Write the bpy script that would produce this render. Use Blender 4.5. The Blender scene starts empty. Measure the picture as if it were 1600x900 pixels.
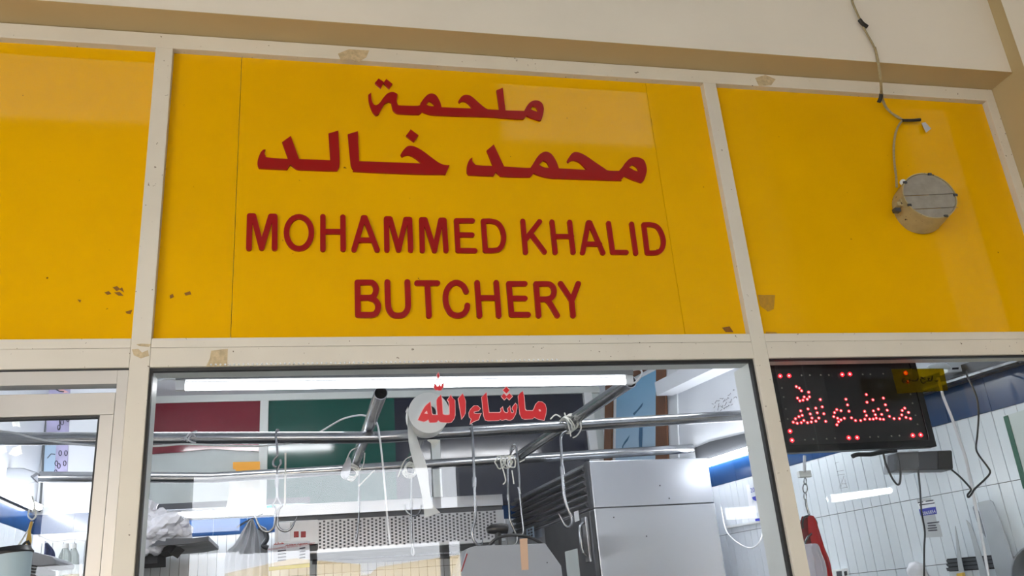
import bpy, bmesh, math, random
from mathutils import Vector as V, Matrix
from mathutils.geometry import tessellate_polygon
random.seed(7)
SC = bpy.context.scene
COL = SC.collection

# ---------------------------------------------------------------- camera
F = 1344.0
YAW, PIT, ROL, ZC = .2459, .3646, -.084, 1.6
_fw = V((math.sin(YAW)*math.cos(PIT), math.cos(YAW)*math.cos(PIT), math.sin(PIT)))
_rt0 = V((math.cos(YAW), -math.sin(YAW), 0)); _up0 = _rt0.cross(_fw)
RT = _rt0*math.cos(ROL)+_up0*math.sin(ROL); UP = -_rt0*math.sin(ROL)+_up0*math.cos(ROL); FW = _fw
cd = bpy.data.cameras.new('camera'); cam = bpy.data.objects.new('camera', cd); COL.objects.link(cam)
cam.matrix_world = Matrix(((RT.x, UP.x, -FW.x, 0), (RT.y, UP.y, -FW.y, 0), (RT.z, UP.z, -FW.z, ZC), (0, 0, 0, 1)))
cd.sensor_width = 36; cd.lens = 36*F/1600; cd.clip_start = .05
SC.camera = cam
# ---------------------------------------------------------------- sky, sun, exposure
SKY = 6.0
w = bpy.data.worlds.new('sky'); SC.world = w; w.use_nodes = True
nt = w.node_tree; bg = nt.nodes['Background']
bg.inputs[0].default_value = (.90, .94, 1, 1); bg.inputs[1].default_value = SKY
sun = bpy.data.lights.new('sun', 'SUN'); sun.energy = 21; sun.angle = .01; sun.color = (1, .93, .8)
so = bpy.data.objects.new('sun', sun); COL.objects.link(so)
so.rotation_euler = V((.25, -.62, -.74)).to_track_quat('-Z', 'Y').to_euler()
SC.view_settings.view_transform = 'Standard'; SC.view_settings.look = 'None'
SC.view_settings.gamma = 1; SC.view_settings.exposure = 1.0
TUBE_E = 21.0

# ---------------------------------------------------------------- pixel -> point at a known depth / plane
def ray(px, py): return RT*((px-800)/F)-UP*((py-450)/F)+FW
O3 = V((0, 0, ZC))
def P(px, py, Y): r = ray(px, py); return O3+r*(Y/r.y)
def PX(px, py, X): r = ray(px, py); return O3+r*(X/r.x)
def PZ(px, py, Z): r = ray(px, py); return O3+r*((Z-ZC)/r.z)
WX0, WK, WY0 = 2.65, -.2, 2.5                      # interior right wall: X = WX0 + WK (Y-WY0)
def PW(px, py, off=0.0):
    r = ray(px, py); s = (WX0-off*1.02-WK*WY0)/(r.x-WK*r.y); return O3+r*s
def wallx(Y): return WX0+WK*(Y-WY0)

# ---------------------------------------------------------------- materials
MATS = {}
def lin(c):
    return tuple(((x/255)/12.92 if x/255 <= .04045 else ((x/255+.055)/1.055)**2.4) for x in c)
def mat(name, rgb, rough=.5, metal=0, spec=.5, noise=0, nscale=8, dirt=None, dirt_amt=0, dscale=60, bump=0, bscale=200, emit=0, coat=0, stretch=None, trans=0, alpha=1, ior=1.5):
    m = bpy.data.materials.new(name); m.use_nodes = True
    t = m.node_tree; b = t.nodes['Principled BSDF']; L = t.links.new
    c = (*lin(rgb), 1)
    b.inputs['Base Color'].default_value = c
    b.inputs['Roughness'].default_value = rough; b.inputs['Metallic'].default_value = metal
    b.inputs['Specular IOR Level'].default_value = spec
    b.inputs['IOR'].default_value = ior
    b.inputs['Coat Weight'].default_value = coat; b.inputs['Coat Roughness'].default_value = .06
    b.inputs['Transmission Weight'].default_value = trans; b.inputs['Alpha'].default_value = alpha
    if emit:
        b.inputs['Emission Color'].default_value = c; b.inputs['Emission Strength'].default_value = emit
    src = None
    if noise or dirt or bump or stretch:
        tc = t.nodes.new('ShaderNodeTexCoord'); mp = t.nodes.new('ShaderNodeMapping')
        L(tc.outputs['Object'], mp.inputs[0])
        if stretch: mp.inputs['Scale'].default_value = stretch
    if noise:
        n = t.nodes.new('ShaderNodeTexNoise'); n.inputs['Scale'].default_value = nscale; n.inputs['Detail'].default_value = 5
        L(mp.outputs[0], n.inputs['Vector'])
        mr = t.nodes.new('ShaderNodeMapRange'); mr.inputs[1].default_value = .3; mr.inputs[2].default_value = .7
        mr.inputs[3].default_value = 1-noise; mr.inputs[4].default_value = 1+noise*.4
        L(n.outputs[0], mr.inputs[0])
        mx = t.nodes.new('ShaderNodeMix'); mx.data_type = 'RGBA'; mx.blend_type = 'MULTIPLY'; mx.inputs[0].default_value = 1
        mx.inputs[6].default_value = c; L(mr.outputs[0], mx.inputs[7]); src = mx.outputs[2]
        rr = t.nodes.new('ShaderNodeMapRange'); rr.inputs[1].default_value = .3; rr.inputs[2].default_value = .7
        rr.inputs[3].default_value = rough*.85; rr.inputs[4].default_value = min(1, rough*1.2)
        L(n.outputs[0], rr.inputs[0]); L(rr.outputs[0], b.inputs['Roughness'])
    if dirt:
        n2 = t.nodes.new('ShaderNodeTexNoise'); n2.inputs['Scale'].default_value = dscale; n2.inputs['Detail'].default_value = 2
        n2.inputs['Roughness'].default_value = .6
        L(tc.outputs['Object'], n2.inputs['Vector'])
        m2 = t.nodes.new('ShaderNodeMapRange'); m2.inputs[1].default_value = 1-dirt_amt; m2.inputs[2].default_value = 1-dirt_amt+.03
        L(n2.outputs[0], m2.inputs[0])
        x2 = t.nodes.new('ShaderNodeMix'); x2.data_type = 'RGBA'
        if src: L(src, x2.inputs[6])
        else: x2.inputs[6].default_value = c
        x2.inputs[7].default_value = (*lin(dirt), 1); L(m2.outputs[0], x2.inputs[0]); src = x2.outputs[2]
    if src: L(src, b.inputs['Base Color'])
    if bump:
        n3 = t.nodes.new('ShaderNodeTexNoise'); n3.inputs['Scale'].default_value = bscale; n3.inputs['Detail'].default_value = 3
        L(mp.outputs[0], n3.inputs['Vector'])
        bp = t.nodes.new('ShaderNodeBump'); bp.inputs['Strength'].default_value = bump; bp.inputs['Distance'].default_value = .004
        L(n3.outputs[0], bp.inputs['Height']); L(bp.outputs[0], b.inputs['Normal'])
    MATS[name] = m; return m
def glassmat(name, tint=(1, 1, 1), base=.029):
    m = bpy.data.materials.new(name); m.use_nodes = True; t = m.node_tree; t.nodes.clear(); L = t.links.new
    o = t.nodes.new('ShaderNodeOutputMaterial'); mx = t.nodes.new('ShaderNodeMixShader')
    tr = t.nodes.new('ShaderNodeBsdfTransparent'); gl = t.nodes.new('ShaderNodeBsdfGlossy')
    tr.inputs[0].default_value = (*tint, 1); gl.inputs['Roughness'].default_value = 0.0
    lw = t.nodes.new('ShaderNodeLayerWeight'); lw.inputs[0].default_value = .5
    pw = t.nodes.new('ShaderNodeMath'); pw.operation = 'POWER'; pw.inputs[1].default_value = 5
    ma = t.nodes.new('ShaderNodeMath'); ma.operation = 'MULTIPLY_ADD'; ma.inputs[1].default_value = 1-base; ma.inputs[2].default_value = base
    L(lw.outputs['Facing'], pw.inputs[0]); L(pw.outputs[0], ma.inputs[0]); L(ma.outputs[0], mx.inputs[0])
    L(tr.outputs[0], mx.inputs[1]); L(gl.outputs[0], mx.inputs[2]); L(mx.outputs[0], o.inputs[0])
    MATS[name] = m; return m
def filmmat(name, rgb, t_amt):
    """thin coloured film: partly see-through, partly diffuse"""
    m = bpy.data.materials.new(name); m.use_nodes = True; t = m.node_tree; t.nodes.clear(); L = t.links.new
    o = t.nodes.new('ShaderNodeOutputMaterial'); mx = t.nodes.new('ShaderNodeMixShader')
    tr = t.nodes.new('ShaderNodeBsdfTransparent'); pb = t.nodes.new('ShaderNodeBsdfPrincipled')
    c = (*lin(rgb), 1); tr.inputs[0].default_value = c; pb.inputs['Base Color'].default_value = c; pb.inputs['Roughness'].default_value = .3
    mx.inputs[0].default_value = 1-t_amt
    L(tr.outputs[0], mx.inputs[1]); L(pb.outputs[0], mx.inputs[2]); L(mx.outputs[0], o.inputs[0])
    MATS[name] = m; return m

mat('frame', (216, 209, 193), .45, noise=.05, nscale=6, dirt=(104, 88, 64), dirt_amt=.285, dscale=75)
mat('frame_clean', (196, 192, 184), .32, metal=.35, noise=.04, nscale=5)
mat('alu_inner', (214, 218, 214), .4, noise=.04)
mat('plaster', (196, 174, 128), .85, noise=.07, nscale=3, bump=.15, bscale=40)
mat('plaster_white', (232, 224, 208), .85, noise=.05, nscale=2.5, bump=.12, bscale=30)
mat('yellow', (230, 174, 0), .05, spec=.4, noise=.05, nscale=3, dirt=(120, 80, 20), dirt_amt=.235, dscale=45)
mat('red_letter', (152, 22, 20), .22, spec=.4)
mat('residue', (196, 176, 138), .7, noise=.25, nscale=90)
mat('residue_brown', (140, 92, 25), .8, noise=.3, nscale=80)
mat('rubber', (26, 27, 28), .5)
mat('black_plastic', (17, 17, 19), .35)
mat('psu', (58, 60, 68), .35)
mat('blade', (186, 190, 194), .35, metal=.5, noise=.1, nscale=14)
mat('black_gloss', (16, 16, 18), .12)
mat('led_on', (255, 30, 44), .4, emit=1.1)
mat('led_core', (255, 185, 190), .4, emit=1.2)
mat('led_off', (130, 126, 120), .3)
mat('can_beige', (176, 160, 118), .45, noise=.15, nscale=30, dirt=(60, 48, 30), dirt_amt=.33, dscale=60)
mat('can_grey', (150, 144, 132), .5, noise=.18, nscale=35)
mat('wire_beige', (168, 152, 112), .6, noise=.3, nscale=120)
mat('tape_black', (34, 30, 26), .6)
mat('white_plastic', (232, 234, 234), .4)
mat('white_cable', (225, 228, 230), .45)
mat('black_cable', (30, 31, 33), .45)
mat('tube', (250, 252, 255), .3, emit=TUBE_E)
mat('tube_near', (250, 252, 255), .3, emit=TUBE_E*.22)
mat('lamp_body', (120, 122, 123), .55)
mat('steel', (150, 152, 156), .22, metal=1, noise=.12, nscale=20)
mat('pipe', (185, 187, 190), .2, metal=1, noise=.15, nscale=14)
mat('steel_dull', (172, 176, 182), .38, metal=1, noise=.08, nscale=3, bump=.02, bscale=30)
mat('steel_side', (190, 194, 201), .27, metal=.7)
mat('dark_metal', (84, 87, 92), .45, metal=.6, noise=.1)
mat('dark_void', (28, 29, 32), .8)
mat('tile_white', (222, 228, 234), .16, noise=.03, nscale=5)
mat('tile_blue', (24, 58, 102), .15, noise=.06, nscale=10)
mat('grout', (72, 76, 80), .9)
mat('grout_dark', (90, 94, 98), .9)
mat('wall_paint', (218, 222, 228), .6, noise=.05, nscale=3)
mat('ceiling_paint', (208, 212, 216), .7, noise=.04, nscale=2)
mat('burgundy', (122, 28, 46), .09, noise=.08, nscale=4)
mat('green_film', (22, 82, 72), .09, noise=.08, nscale=4)
mat('black_film', (38, 42, 56), .09, noise=.1, nscale=4)
mat('board_grey', (202, 210, 208), .5, noise=.07, nscale=9)
mat('rope', (222, 222, 214), .9, noise=.15, nscale=150)
mat('paper', (240, 240, 236), .9, noise=.03, nscale=10)
mat('clear_film', (150, 153, 160), .2, alpha=.3)
mat('bag_white', (240, 236, 244), .5, noise=.04)
mat('residue_yellow', (186, 138, 30), .6, noise=.2, nscale=80)
mat('cloth_blue', (84, 94, 134), .9)
mat('cloth', (206, 208, 212), .95, noise=.06, nscale=20, bump=.3, bscale=60)
mat('plastic_bag', (226, 226, 232), .3, noise=.06, nscale=10, alpha=.78)
mat('wood', (120, 78, 54), .55, noise=.25, nscale=7, stretch=(12, 12, .7))
mat('orange', (255, 176, 36), .45)
mat('grey_paint', (150, 155, 162), .42, noise=.05, nscale=6)
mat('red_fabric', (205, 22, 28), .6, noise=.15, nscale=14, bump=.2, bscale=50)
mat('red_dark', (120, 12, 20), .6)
mat('label_blue', (48, 58, 170), .5)
mat('label_paper', (184, 186, 190), .6)
mat('label_white', (235, 236, 240), .6)
mat('ink', (62, 62, 74), .7)
mat('ink_black', (6, 6, 6), .9, spec=.1)
mat('ink_red', (150, 44, 40), .7)
mat('olive', (150, 150, 70), .6)
mat('green_edge', (38, 96, 80), .5)
mat('yellow_rubber', (210, 170, 70), .5)
mat('purple_print', (178, 174, 208), .5, noise=.25, nscale=12)
mat('blue_pale', (160, 184, 206), .45)
mat('cup_blue', (178, 200, 208), .4)
mat('bottle', (200, 210, 206), .1, trans=.6, alpha=.8)
mat('socket_red', (150, 30, 34), .4)
mat('skin_tag', (206, 170, 140), .6)
mat('glass_sticker_red', (208, 26, 38), .35, emit=0)
mat('sticker_edge', (240, 190, 190), .5)
mat('pavement', (164, 162, 160), .8, noise=.1, nscale=2)
mat('street', (172, 168, 162), .9, noise=.1, nscale=1)
mat('cream_canvas', (240, 224, 190), .8, noise=.04, nscale=2)
mat('pink_wall', (200, 172, 158), .85, noise=.08, nscale=1.5)
mat('hall_dark', (104, 104, 106), .8, noise=.05, nscale=2)
mat('hall_wall', (146, 144, 142), .8, noise=.05, nscale=2)
glassmat('glass'); glassmat('glass_film', (.96, .98, .98), .03)
filmmat('yellow_film', (196, 176, 40), .93)
# blue poster print with dark drifting strokes
m = mat('poster_print', (120, 176, 214), .35)
t = m.node_tree; b = t.nodes['Principled BSDF']; tc = t.nodes.new('ShaderNodeTexCoord'); sx = t.nodes.new('ShaderNodeSeparateXYZ')
t.links.new(tc.outputs['Object'], sx.inputs[0]); mr = t.nodes.new('ShaderNodeMapRange'); mr.inputs[1].default_value = -.28; mr.inputs[2].default_value = .26
t.links.new(sx.outputs[2], mr.inputs[0]); cr = t.nodes.new('ShaderNodeValToRGB')
cr.color_ramp.elements[0].color = (*lin((190, 214, 234)), 1); cr.color_ramp.elements[1].color = (*lin((118, 178, 216)), 1)
e = cr.color_ramp.elements.new(.45); e.color = (*lin((166, 204, 232)), 1)
t.links.new(mr.outputs[0], cr.inputs[0]); t.links.new(cr.outputs[0], b.inputs['Base Color'])

# ---------------------------------------------------------------- mesh helpers
def box(bm, a, b):
    x0, x1 = sorted((a[0], b[0])); y0, y1 = sorted((a[1], b[1])); z0, z1 = sorted((a[2], b[2]))
    v = [bm.verts.new(p) for p in ((x0, y0, z0), (x1, y0, z0), (x1, y1, z0), (x0, y1, z0), (x0, y0, z1), (x1, y0, z1), (x1, y1, z1), (x0, y1, z1))]
    for f in ((0, 3, 2, 1), (4, 5, 6, 7), (0, 1, 5, 4), (1, 2, 6, 5), (2, 3, 7, 6), (3, 0, 4, 7)): bm.faces.new([v[i] for i in f])
def hexa(bm, p):                                      # 8 points, bottom loop then top loop
    v = [bm.verts.new(q) for q in p]
    for f in ((0, 3, 2, 1), (4, 5, 6, 7), (0, 1, 5, 4), (1, 2, 6, 5), (2, 3, 7, 6), (3, 0, 4, 7)): bm.faces.new([v[i] for i in f])
def quadslab(bm, q, vec):                             # four corner points pushed along vec
    q = [V(x) for x in q]; vec = V(vec); hexa(bm, q+[x+vec for x in q])
def prism(bm, pts, vec, holes=()):
    loops = [list(map(V, pts))]+[list(map(V, h)) for h in holes]; vec = V(vec)
    tri = tessellate_polygon(loops); flat = [p for l in loops for p in l]
    a = [bm.verts.new(p) for p in flat]; b = [bm.verts.new(p+vec) for p in flat]
    for t3 in tri:
        try: bm.faces.new([a[i] for i in t3]); bm.faces.new([b[i] for i in reversed(t3)])
        except ValueError: pass
    k = 0
    for l in loops:
        n = len(l)
        for i in range(n):
            j = (i+1) % n
            try: bm.faces.new((a[k+i], a[k+j], b[k+j], b[k+i]))
            except ValueError: pass
        k += n
def smooth(pts, n=5, closed=False):
    pts = [V(p) for p in pts]; out = []; N = len(pts)
    for i in range(N if closed else N-1):
        g = (lambda j: pts[j % N]) if closed else (lambda j: pts[max(0, min(N-1, j))])
        p0, p1, p2, p3 = g(i-1), g(i), g(i+1), g(i+2)
        for k in range(n):
            s = k/n
            out.append(.5*((2*p1)+(p2-p0)*s+(2*p0-5*p1+4*p2-p3)*s*s+(3*p1-p0-3*p2+p3)*s**3))
    if not closed: out.append(pts[-1])
    return out
def round_loop(pts, n=4, ang=48):                     # smooth a traced outline but keep its sharp corners (2-D tuples)
    p = [V((x, y)) for x, y in pts]; N = len(p); corner = []
    for i in range(N):
        a = p[i]-p[i-1]; b = p[(i+1) % N]-p[i]
        corner.append(a.length > 1e-6 and b.length > 1e-6 and a.angle(b) > math.radians(ang))
    out = []
    for i in range(N):
        p1, p2 = p[i], p[(i+1) % N]
        p0 = p1+(p1-p2)*.0 if corner[i] else p[i-1]
        p3 = p2 if corner[(i+1) % N] else p[(i+2) % N]
        if corner[i] and corner[(i+1) % N]: out.append(p1); continue
        for k in range(n):
            s = k/n
            out.append(.5*((2*p1)+(p2-p0)*s+(2*p0-5*p1+4*p2-p3)*s*s+(3*p1-p0-3*p2+p3)*s**3))
    return [(q.x, q.y) for q in out]
def rad_at(r, s):
    if not isinstance(r, (list, tuple)): return r
    x = s*(len(r)-1); i = min(int(x), len(r)-2); return r[i]+(r[i+1]-r[i])*(x-i)
def tube(bm, pts, r, seg=8, cap=True):
    pts = [V(p) for p in pts]; rings = []; N = len(pts); prev = None
    for i, p in enumerate(pts):
        d = (pts[min(i+1, N-1)]-pts[max(i-1, 0)])
        if d.length < 1e-9: d = V((0, 0, 1))
        d.normalize()
        if prev is None:
            u = d.cross(V((.3, .2, .93))); u = u if u.length > 1e-3 else d.cross(V((1, 0, 0)))
        else: u = prev-d*prev.dot(d)
        u.normalize(); prev = u; v = d.cross(u); rr = rad_at(r, i/max(1, N-1))
        rings.append([bm.verts.new(p+(u*math.cos(2*math.pi*k/seg)+v*math.sin(2*math.pi*k/seg))*rr) for k in range(seg)])
    for i in range(N-1):
        for k in range(seg): bm.faces.new((rings[i][k], rings[i][(k+1) % seg], rings[i+1][(k+1) % seg], rings[i+1][k]))
    if cap: bm.faces.new(rings[0][::-1]); bm.faces.new(rings[-1])
def ringpipe(bm, a, b, ro, ri, seg=32):               # open-ended pipe with wall thickness
    a, b = V(a), V(b); d = (b-a).normalized(); u = d.cross(V((0, 0, 1))); u.normalize(); v = d.cross(u)
    L = []
    for p, r in ((a, ri), (a, ro), (b, ro), (b, ri)):
        L.append([bm.verts.new(p+(u*math.cos(2*math.pi*k/seg)+v*math.sin(2*math.pi*k/seg))*r) for k in range(seg)])
    for q in range(4):
        A, B = L[q], L[(q+1) % 4]
        for k in range(seg): bm.faces.new((A[k], A[(k+1) % seg], B[(k+1) % seg], B[k]))
def BM(): return bmesh.new()
def obj(name, bm, material=None, parent=None, sm=False, bevel=0, kind=None, label=None):
    bmesh.ops.recalc_face_normals(bm, faces=bm.faces)
    if bevel:
        es = [e for e in bm.edges if len(e.link_faces) == 2 and e.calc_face_angle(0) > .6]
        if es: bmesh.ops.bevel(bm, geom=es, offset=bevel, segments=2, affect='EDGES', profile=.5)
    me = bpy.data.meshes.new(name); bm.to_mesh(me); bm.free()
    o = bpy.data.objects.new(name, me); COL.objects.link(o)
    if material: me.materials.append(MATS[material])
    if sm:
        me.polygons.foreach_set('use_smooth', [True]*len(me.polygons))
        try: me.set_sharp_from_angle(angle=math.radians(40))
        except Exception: pass
    if parent: o.parent = parent
    if kind: o['kind'] = kind
    if label: o['label'] = label
    return o
def tag(o, label, cat, group=None):
    o['label'] = label; o['category'] = cat
    if group: o['group'] = group
    return o
def empty(name, label=None, cat=None, group=None, kind=None):
    o = bpy.data.objects.new(name, None); COL.objects.link(o); o.empty_display_size = .05
    if label: tag(o, label, cat, group)
    if kind: o['kind'] = kind
    return o
def settle(root):
    """move a thing's Empty to the base of its parts without moving the parts"""
    pts = []
    def walk(o):
        for c in o.children:
            if c.type == 'MESH': pts.extend(c.matrix_world @ V(k) for k in c.bound_box)
            walk(c)
    walk(root)
    if not pts: return
    lo = V(min(p[i] for p in pts) for i in range(3)); hi = V(max(p[i] for p in pts) for i in range(3))
    base = V(((lo.x+hi.x)/2, (lo.y+hi.y)/2, lo.z)); root.location = base
    for c in root.children: c.matrix_parent_inverse = Matrix.Translation(-base)
def bx(name, a, b, m, parent=None, bevel=0, **k):
    q = BM(); box(q, a, b); return obj(name, q, m, parent, bevel=bevel, **k)
def tb(name, pts, r, m, parent=None, seg=8, n=5, **k):
    q = BM(); tube(q, smooth(pts, n) if n > 1 else pts, r, seg); return obj(name, q, m, parent, sm=True, **k)
def text_mesh(s, size, m, parent, o, ux, uz, name='lettering', align='CENTER'):
    c = bpy.data.curves.new('t', 'FONT'); c.body = s; c.size = size; c.align_x = align; c.extrude = .0002; c.resolution_u = 2
    t = bpy.data.objects.new('t', c); COL.objects.link(t)
    dg = bpy.context.evaluated_depsgraph_get(); me = bpy.data.meshes.new_from_object(t.evaluated_get(dg))
    bpy.data.objects.remove(t); bpy.data.curves.remove(c)
    ux, uz, o = V(ux).normalized(), V(uz).normalized(), V(o); n = ux.cross(uz)
    for v in me.vertices: v.co = o+ux*v.co.x+uz*v.co.y+n*v.co.z
    me.materials.clear(); me.materials.append(MATS[m])
    ob = bpy.data.objects.new(name, me); COL.objects.link(ob); ob.parent = parent; return ob

# ================================================================= SETTING
FY = 2.45                                            # shopfront face
PY = 2.476                                           # yellow panels
XL0, XL1 = -.4870, -.4348; XR0, XR1 = 1.4052, 1.4565; XJ0, XJ1 = 2.640, 2.682
ZT0, ZS, ZT1 = 2.3235, 2.3796, 2.4075; ZB0, ZB1 = 3.3836, 3.438
XLEFT = -2.2
ZCEIL = 3.09; YB = 5.75; XWL = -1.45
# --- shop interior shell
def struct(name, bm, m, **k): return obj(name, bm, m, kind='structure', **k)
q = BM(); box(q, (XWL-.2, 2.4, -.1), (3.0, YB+.2, 0)); struct('floor', q, 'grout')
q = BM(); box(q, (XWL-.2, 2.6, ZCEIL), (2.9, YB+.2, ZCEIL+.1)); struct('ceiling', q, 'ceiling_paint')
q = BM(); quadslab(q, [(wallx(2.5), 2.5, 0), (wallx(YB+.2), YB+.2, 0), (wallx(YB+.2), YB+.2, ZCEIL), (wallx(2.5), 2.5, ZCEIL)], (.15, .03, 0))
wall_right = struct('wall_right', q, 'wall_paint')
q = BM(); box(q, (XWL-.2, YB, 0), (2.3, YB+.15, ZCEIL)); wall_back = struct('wall_back', q, 'wall_paint')
q = BM(); box(q, (XWL-.15, 2.5, 0), (XWL, YB, ZCEIL)); wall_left = struct('wall_left', q, 'wall_paint')
q = BM(); box(q, (XWL, 5.22, 0), (-.99, YB, ZCEIL)); wall_pier = struct('wall_side', q, 'wall_paint')   # boxed pier behind the door
# tiles: narrow upright white tiles below a blue band
def tile_mesh(name, wd, hg, m):
    q = BM(); box(q, (-wd/2, -.004, 0), (wd/2, .003, hg)); bmesh.ops.recalc_face_normals(q, faces=q.faces)
    me = bpy.data.meshes.new(name); q.to_mesh(me); q.free(); me.materials.append(MATS[m]); return me
TW, TH = .0535, .268
me_w = tile_mesh('tile', TW-.0026, TH-.0025, 'tile_white'); me_b = tile_mesh('blue_tile', .198, .100, 'tile_blue')
def tile_wall(wall, a, b, rows, zband=2.2, me_b=me_b):
    a, b = V((a[0], a[1], 0)), V((b[0], b[1], 0)); d = (b-a); L = d.length; d.normalize(); ang = math.atan2(d.y, d.x)
    nrm = V((d.y, -d.x, 0))
    q = BM(); o_ = a+nrm*.0015
    quadslab(q, [o_+V((0, 0, 1.0)), o_+d*L+V((0, 0, 1.0)), o_+d*L+V((0, 0, zband)), o_+V((0, 0, zband))], -nrm*.001)
    obj('grout', q, 'grout', wall)
    n = int(L/TW)
    for r in range(rows):
        for i in range(n):
            p = a+d*(TW*(i+.5))+nrm*.0045
            o = bpy.data.objects.new('tile', me_w); COL.objects.link(o); o.parent = wall
            o.location = (p.x, p.y, zband-TH*(r+1)+.001); o.rotation_euler = (random.gauss(0, .0025), 0, ang+random.gauss(0, .004))
    for i in range(int(L/.2)+1):
        s = .2*(i+.5)
        if s > L-.05: break
        p = a+d*s+nrm*.0045
        o = bpy.data.objects.new('blue_tile', me_b); COL.objects.link(o); o.parent = wall
        o.location = (p.x, p.y, zband+.001); o.rotation_euler = (0, 0, ang)
tile_wall(wall_right, (wallx(YB), YB), (wallx(2.56), 2.56), 3, 2.2, tile_mesh('blue_tile_tall', .198, .135, 'tile_blue'))
tile_wall(wall_back, (-.98, YB), (2.0, YB), 2, 2.212)
tile_wall(wall_left, (XWL, 4.2), (XWL, 5.22), 2, 2.215)
tile_wall(wall_pier, (XWL, 5.22), (-.99, 5.22), 2, 2.215)
# ceiling beam along right wall
q = BM(); zb = 2.795
quadslab(q, [(2.065, 4.83, zb), (2.40, 4.83, zb), (2.75, 2.7, zb), (2.44, 2.7, zb)], (0, 0, .085)); trim_b = struct('trim_1', q, 'wall_paint')
# --- outside shell: beam and soffit above the shopfront, right pillar
q = BM(); box(q, (-6, 2.34, 3.442), (6, 2.6, 8.6)); struct('wall_front', q, 'plaster_white')
q = BM(); box(q, (2.684, 1.9, 0), (4.2, 3.2, 8.6))
bmesh.ops.recalc_face_normals(q, faces=q.faces); struct('wall_arcade', q, 'plaster')
q = BM(); box(q, (2.66, 2.02, 0), (2.70, 2.262, 8.6)); struct('trim_2', q, 'plaster_white')
q = BM(); box(q, (-6, 2.335, 3.4405), (2.684, 2.46, 3.4425)); struct('trim_3', q, 'plaster')
q = BM(); box(q, (-6, 2.46, 0), (-2.2, 2.7, 3.45)); struct('wall_neighbour', q, 'hall_wall')
# --- arcade hall behind the viewer (seen only mirrored in the glass) and the sunny street
q = BM(); box(q, (-6, -4.2, -.1), (6, 2.45, 0)); struct('pavement', q, 'pavement')
q = BM(); box(q, (-6.3, -4.3, 8.6), (6.3, 2.6, 8.8)); struct('ceiling_hall', q, 'hall_wall')
def hw(a, b): box(hq, a, b)
hq = BM()
YO0, YO1 = -4.22, -4.02
hw((-6, YO0, 3.15), (6, YO1, 7.1)); hw((-6, YO0, 8.05), (6, YO1, 8.6))
hw((-6, YO0, 7.1), (-3.6, YO1, 8.05)); hw((-1.6, YO0, 7.1), (2.3, YO1, 8.05)); hw((4.3, YO0, 7.1), (6, YO1, 8.05))
hw((-3.55, YO0, 0), (-2.48, YO1, 3.15)); hw((-6, YO0, 0), (-3.55, YO1, .9)); hw((-1.98, YO0, 0), (-1.13, YO1, 3.15)); hw((1.51, YO0, 0), (4.44, YO1, 3.15)); hw((4.92, YO0, 0), (6, YO1, 3.15))  # far-left gap added out of view to let more light onto the shopfront
hw((-.66, YO0, 2.385), (1.51, YO1, 2.70)); hw((4.44, YO0, 0), (4.92, YO1, 2.41)); hw((4.44, YO0, 2.56), (4.92, YO1, 3.15))
hw((-.66, YO0, 0), (1.51, YO1, .9)); hw((-1.13, YO0, 0), (-.66, YO1, .9))
hw((1.25, YO0, 2.7), (1.31, YO1, 3.15)); hw((.0, YO0, 0), (.07, YO1, 2.43)); hw((1.3, YO0, 0), (1.37, YO1, 2.43))
hw((-1.13, YO0, 2.410), (-.66, YO1, 2.589)); hw((-2.48, YO0, 2.386), (-1.98, YO1, 2.576))
struct('wall_opposite', hq, 'hall_wall')
q = BM(); box(q, (-6.3, -4.2, 3.2), (-6, 2.6, 8.6)); box(q, (-6.3, -1.2, 0), (-6, 2.6, 3.2)); box(q, (-6.3, -4.2, 0), (-6, -.6, 1.9)); struct('wall_hall_left', q, 'hall_wall')  # unseen end wall, its opening added and sized to light the shopfront
q = BM(); box(q, (6, -4.2, 0), (6.3, 2.6, 8.6)); struct('wall_hall_right', q, 'hall_dark')
q = BM(); box(q, (-40, -40, -.12), (40, -4.2, -.02)); struct('street', q, 'street')

q = BM(); box(q, (-6.3, -6.8, 8.62), (6.3, -4.3, 8.78)); struct('sky_block_slab', q, 'hall_dark')  # added unseen slab, keeps bright sky out of the yellow panels' reflections
# ================================================================= SHOPFRONT FRAME
fr = empty('shopfront_frame', kind='structure')
bx('mullion', (XL0, FY, 0), (XL1, FY+.05, ZB0), 'frame', fr, .0015)
bx('mullion', (XR0, FY, 0), (XR1, FY+.05, ZB0), 'frame', fr, .0015)
bx('side_jamb', (XJ0, FY, 0), (XJ1, FY+.05, ZB0), 'frame', fr, .0015)
bx('top_rail', (XLEFT, FY, ZB0), (XJ1, FY+.06, ZB1), 'frame', fr, .0015)
bx('top_bead', (XLEFT, FY+.006, ZB1), (XJ1, FY+.06, ZB1+.006), 'frame', fr)
for a, b in ((XLEFT, XL0), (XL1, XR0), (XR1, XJ0)):
    bx('transom', (a+.0004, FY+.0005, ZT0), (b-.0004, FY+.09, ZS-.0007), 'frame', fr, .0012)
    bx('panel_sill', (a+.0004, FY+.001, ZS), (b-.0004, FY+.05, ZT1), 'frame', fr, .0012)
# patches of old tape and glue on the frame
def patch(pts, Y, m, parent, name='tape_residue', th=.0006):
    q = BM(); prism(q, [P(x, y, Y) for x, y in pts], (0, -th, 0)); return obj(name, q, m, parent)
patch([(528, 84), (545, 77), (577, 79), (572, 90), (560, 97), (548, 93), (533, 95)], FY-.0004, 'residue', fr)
patch([(1180, 122), (1196, 117), (1212, 124), (1205, 133), (1186, 135)], FY-.0004, 'residue', fr)
patch([(330, 548), (356, 545), (355, 572), (322, 573), (328, 560)], FY-.0004, 'residue', fr)
patch([(206, 546), (216, 545), (222, 551), (231, 547), (233, 556), (220, 560), (209, 555)], FY-.0004, 'residue', fr)
patch([(213, 538), (222, 537), (236, 538), (233, 542), (218, 541)], FY-.0004, 'residue', fr)

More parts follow.
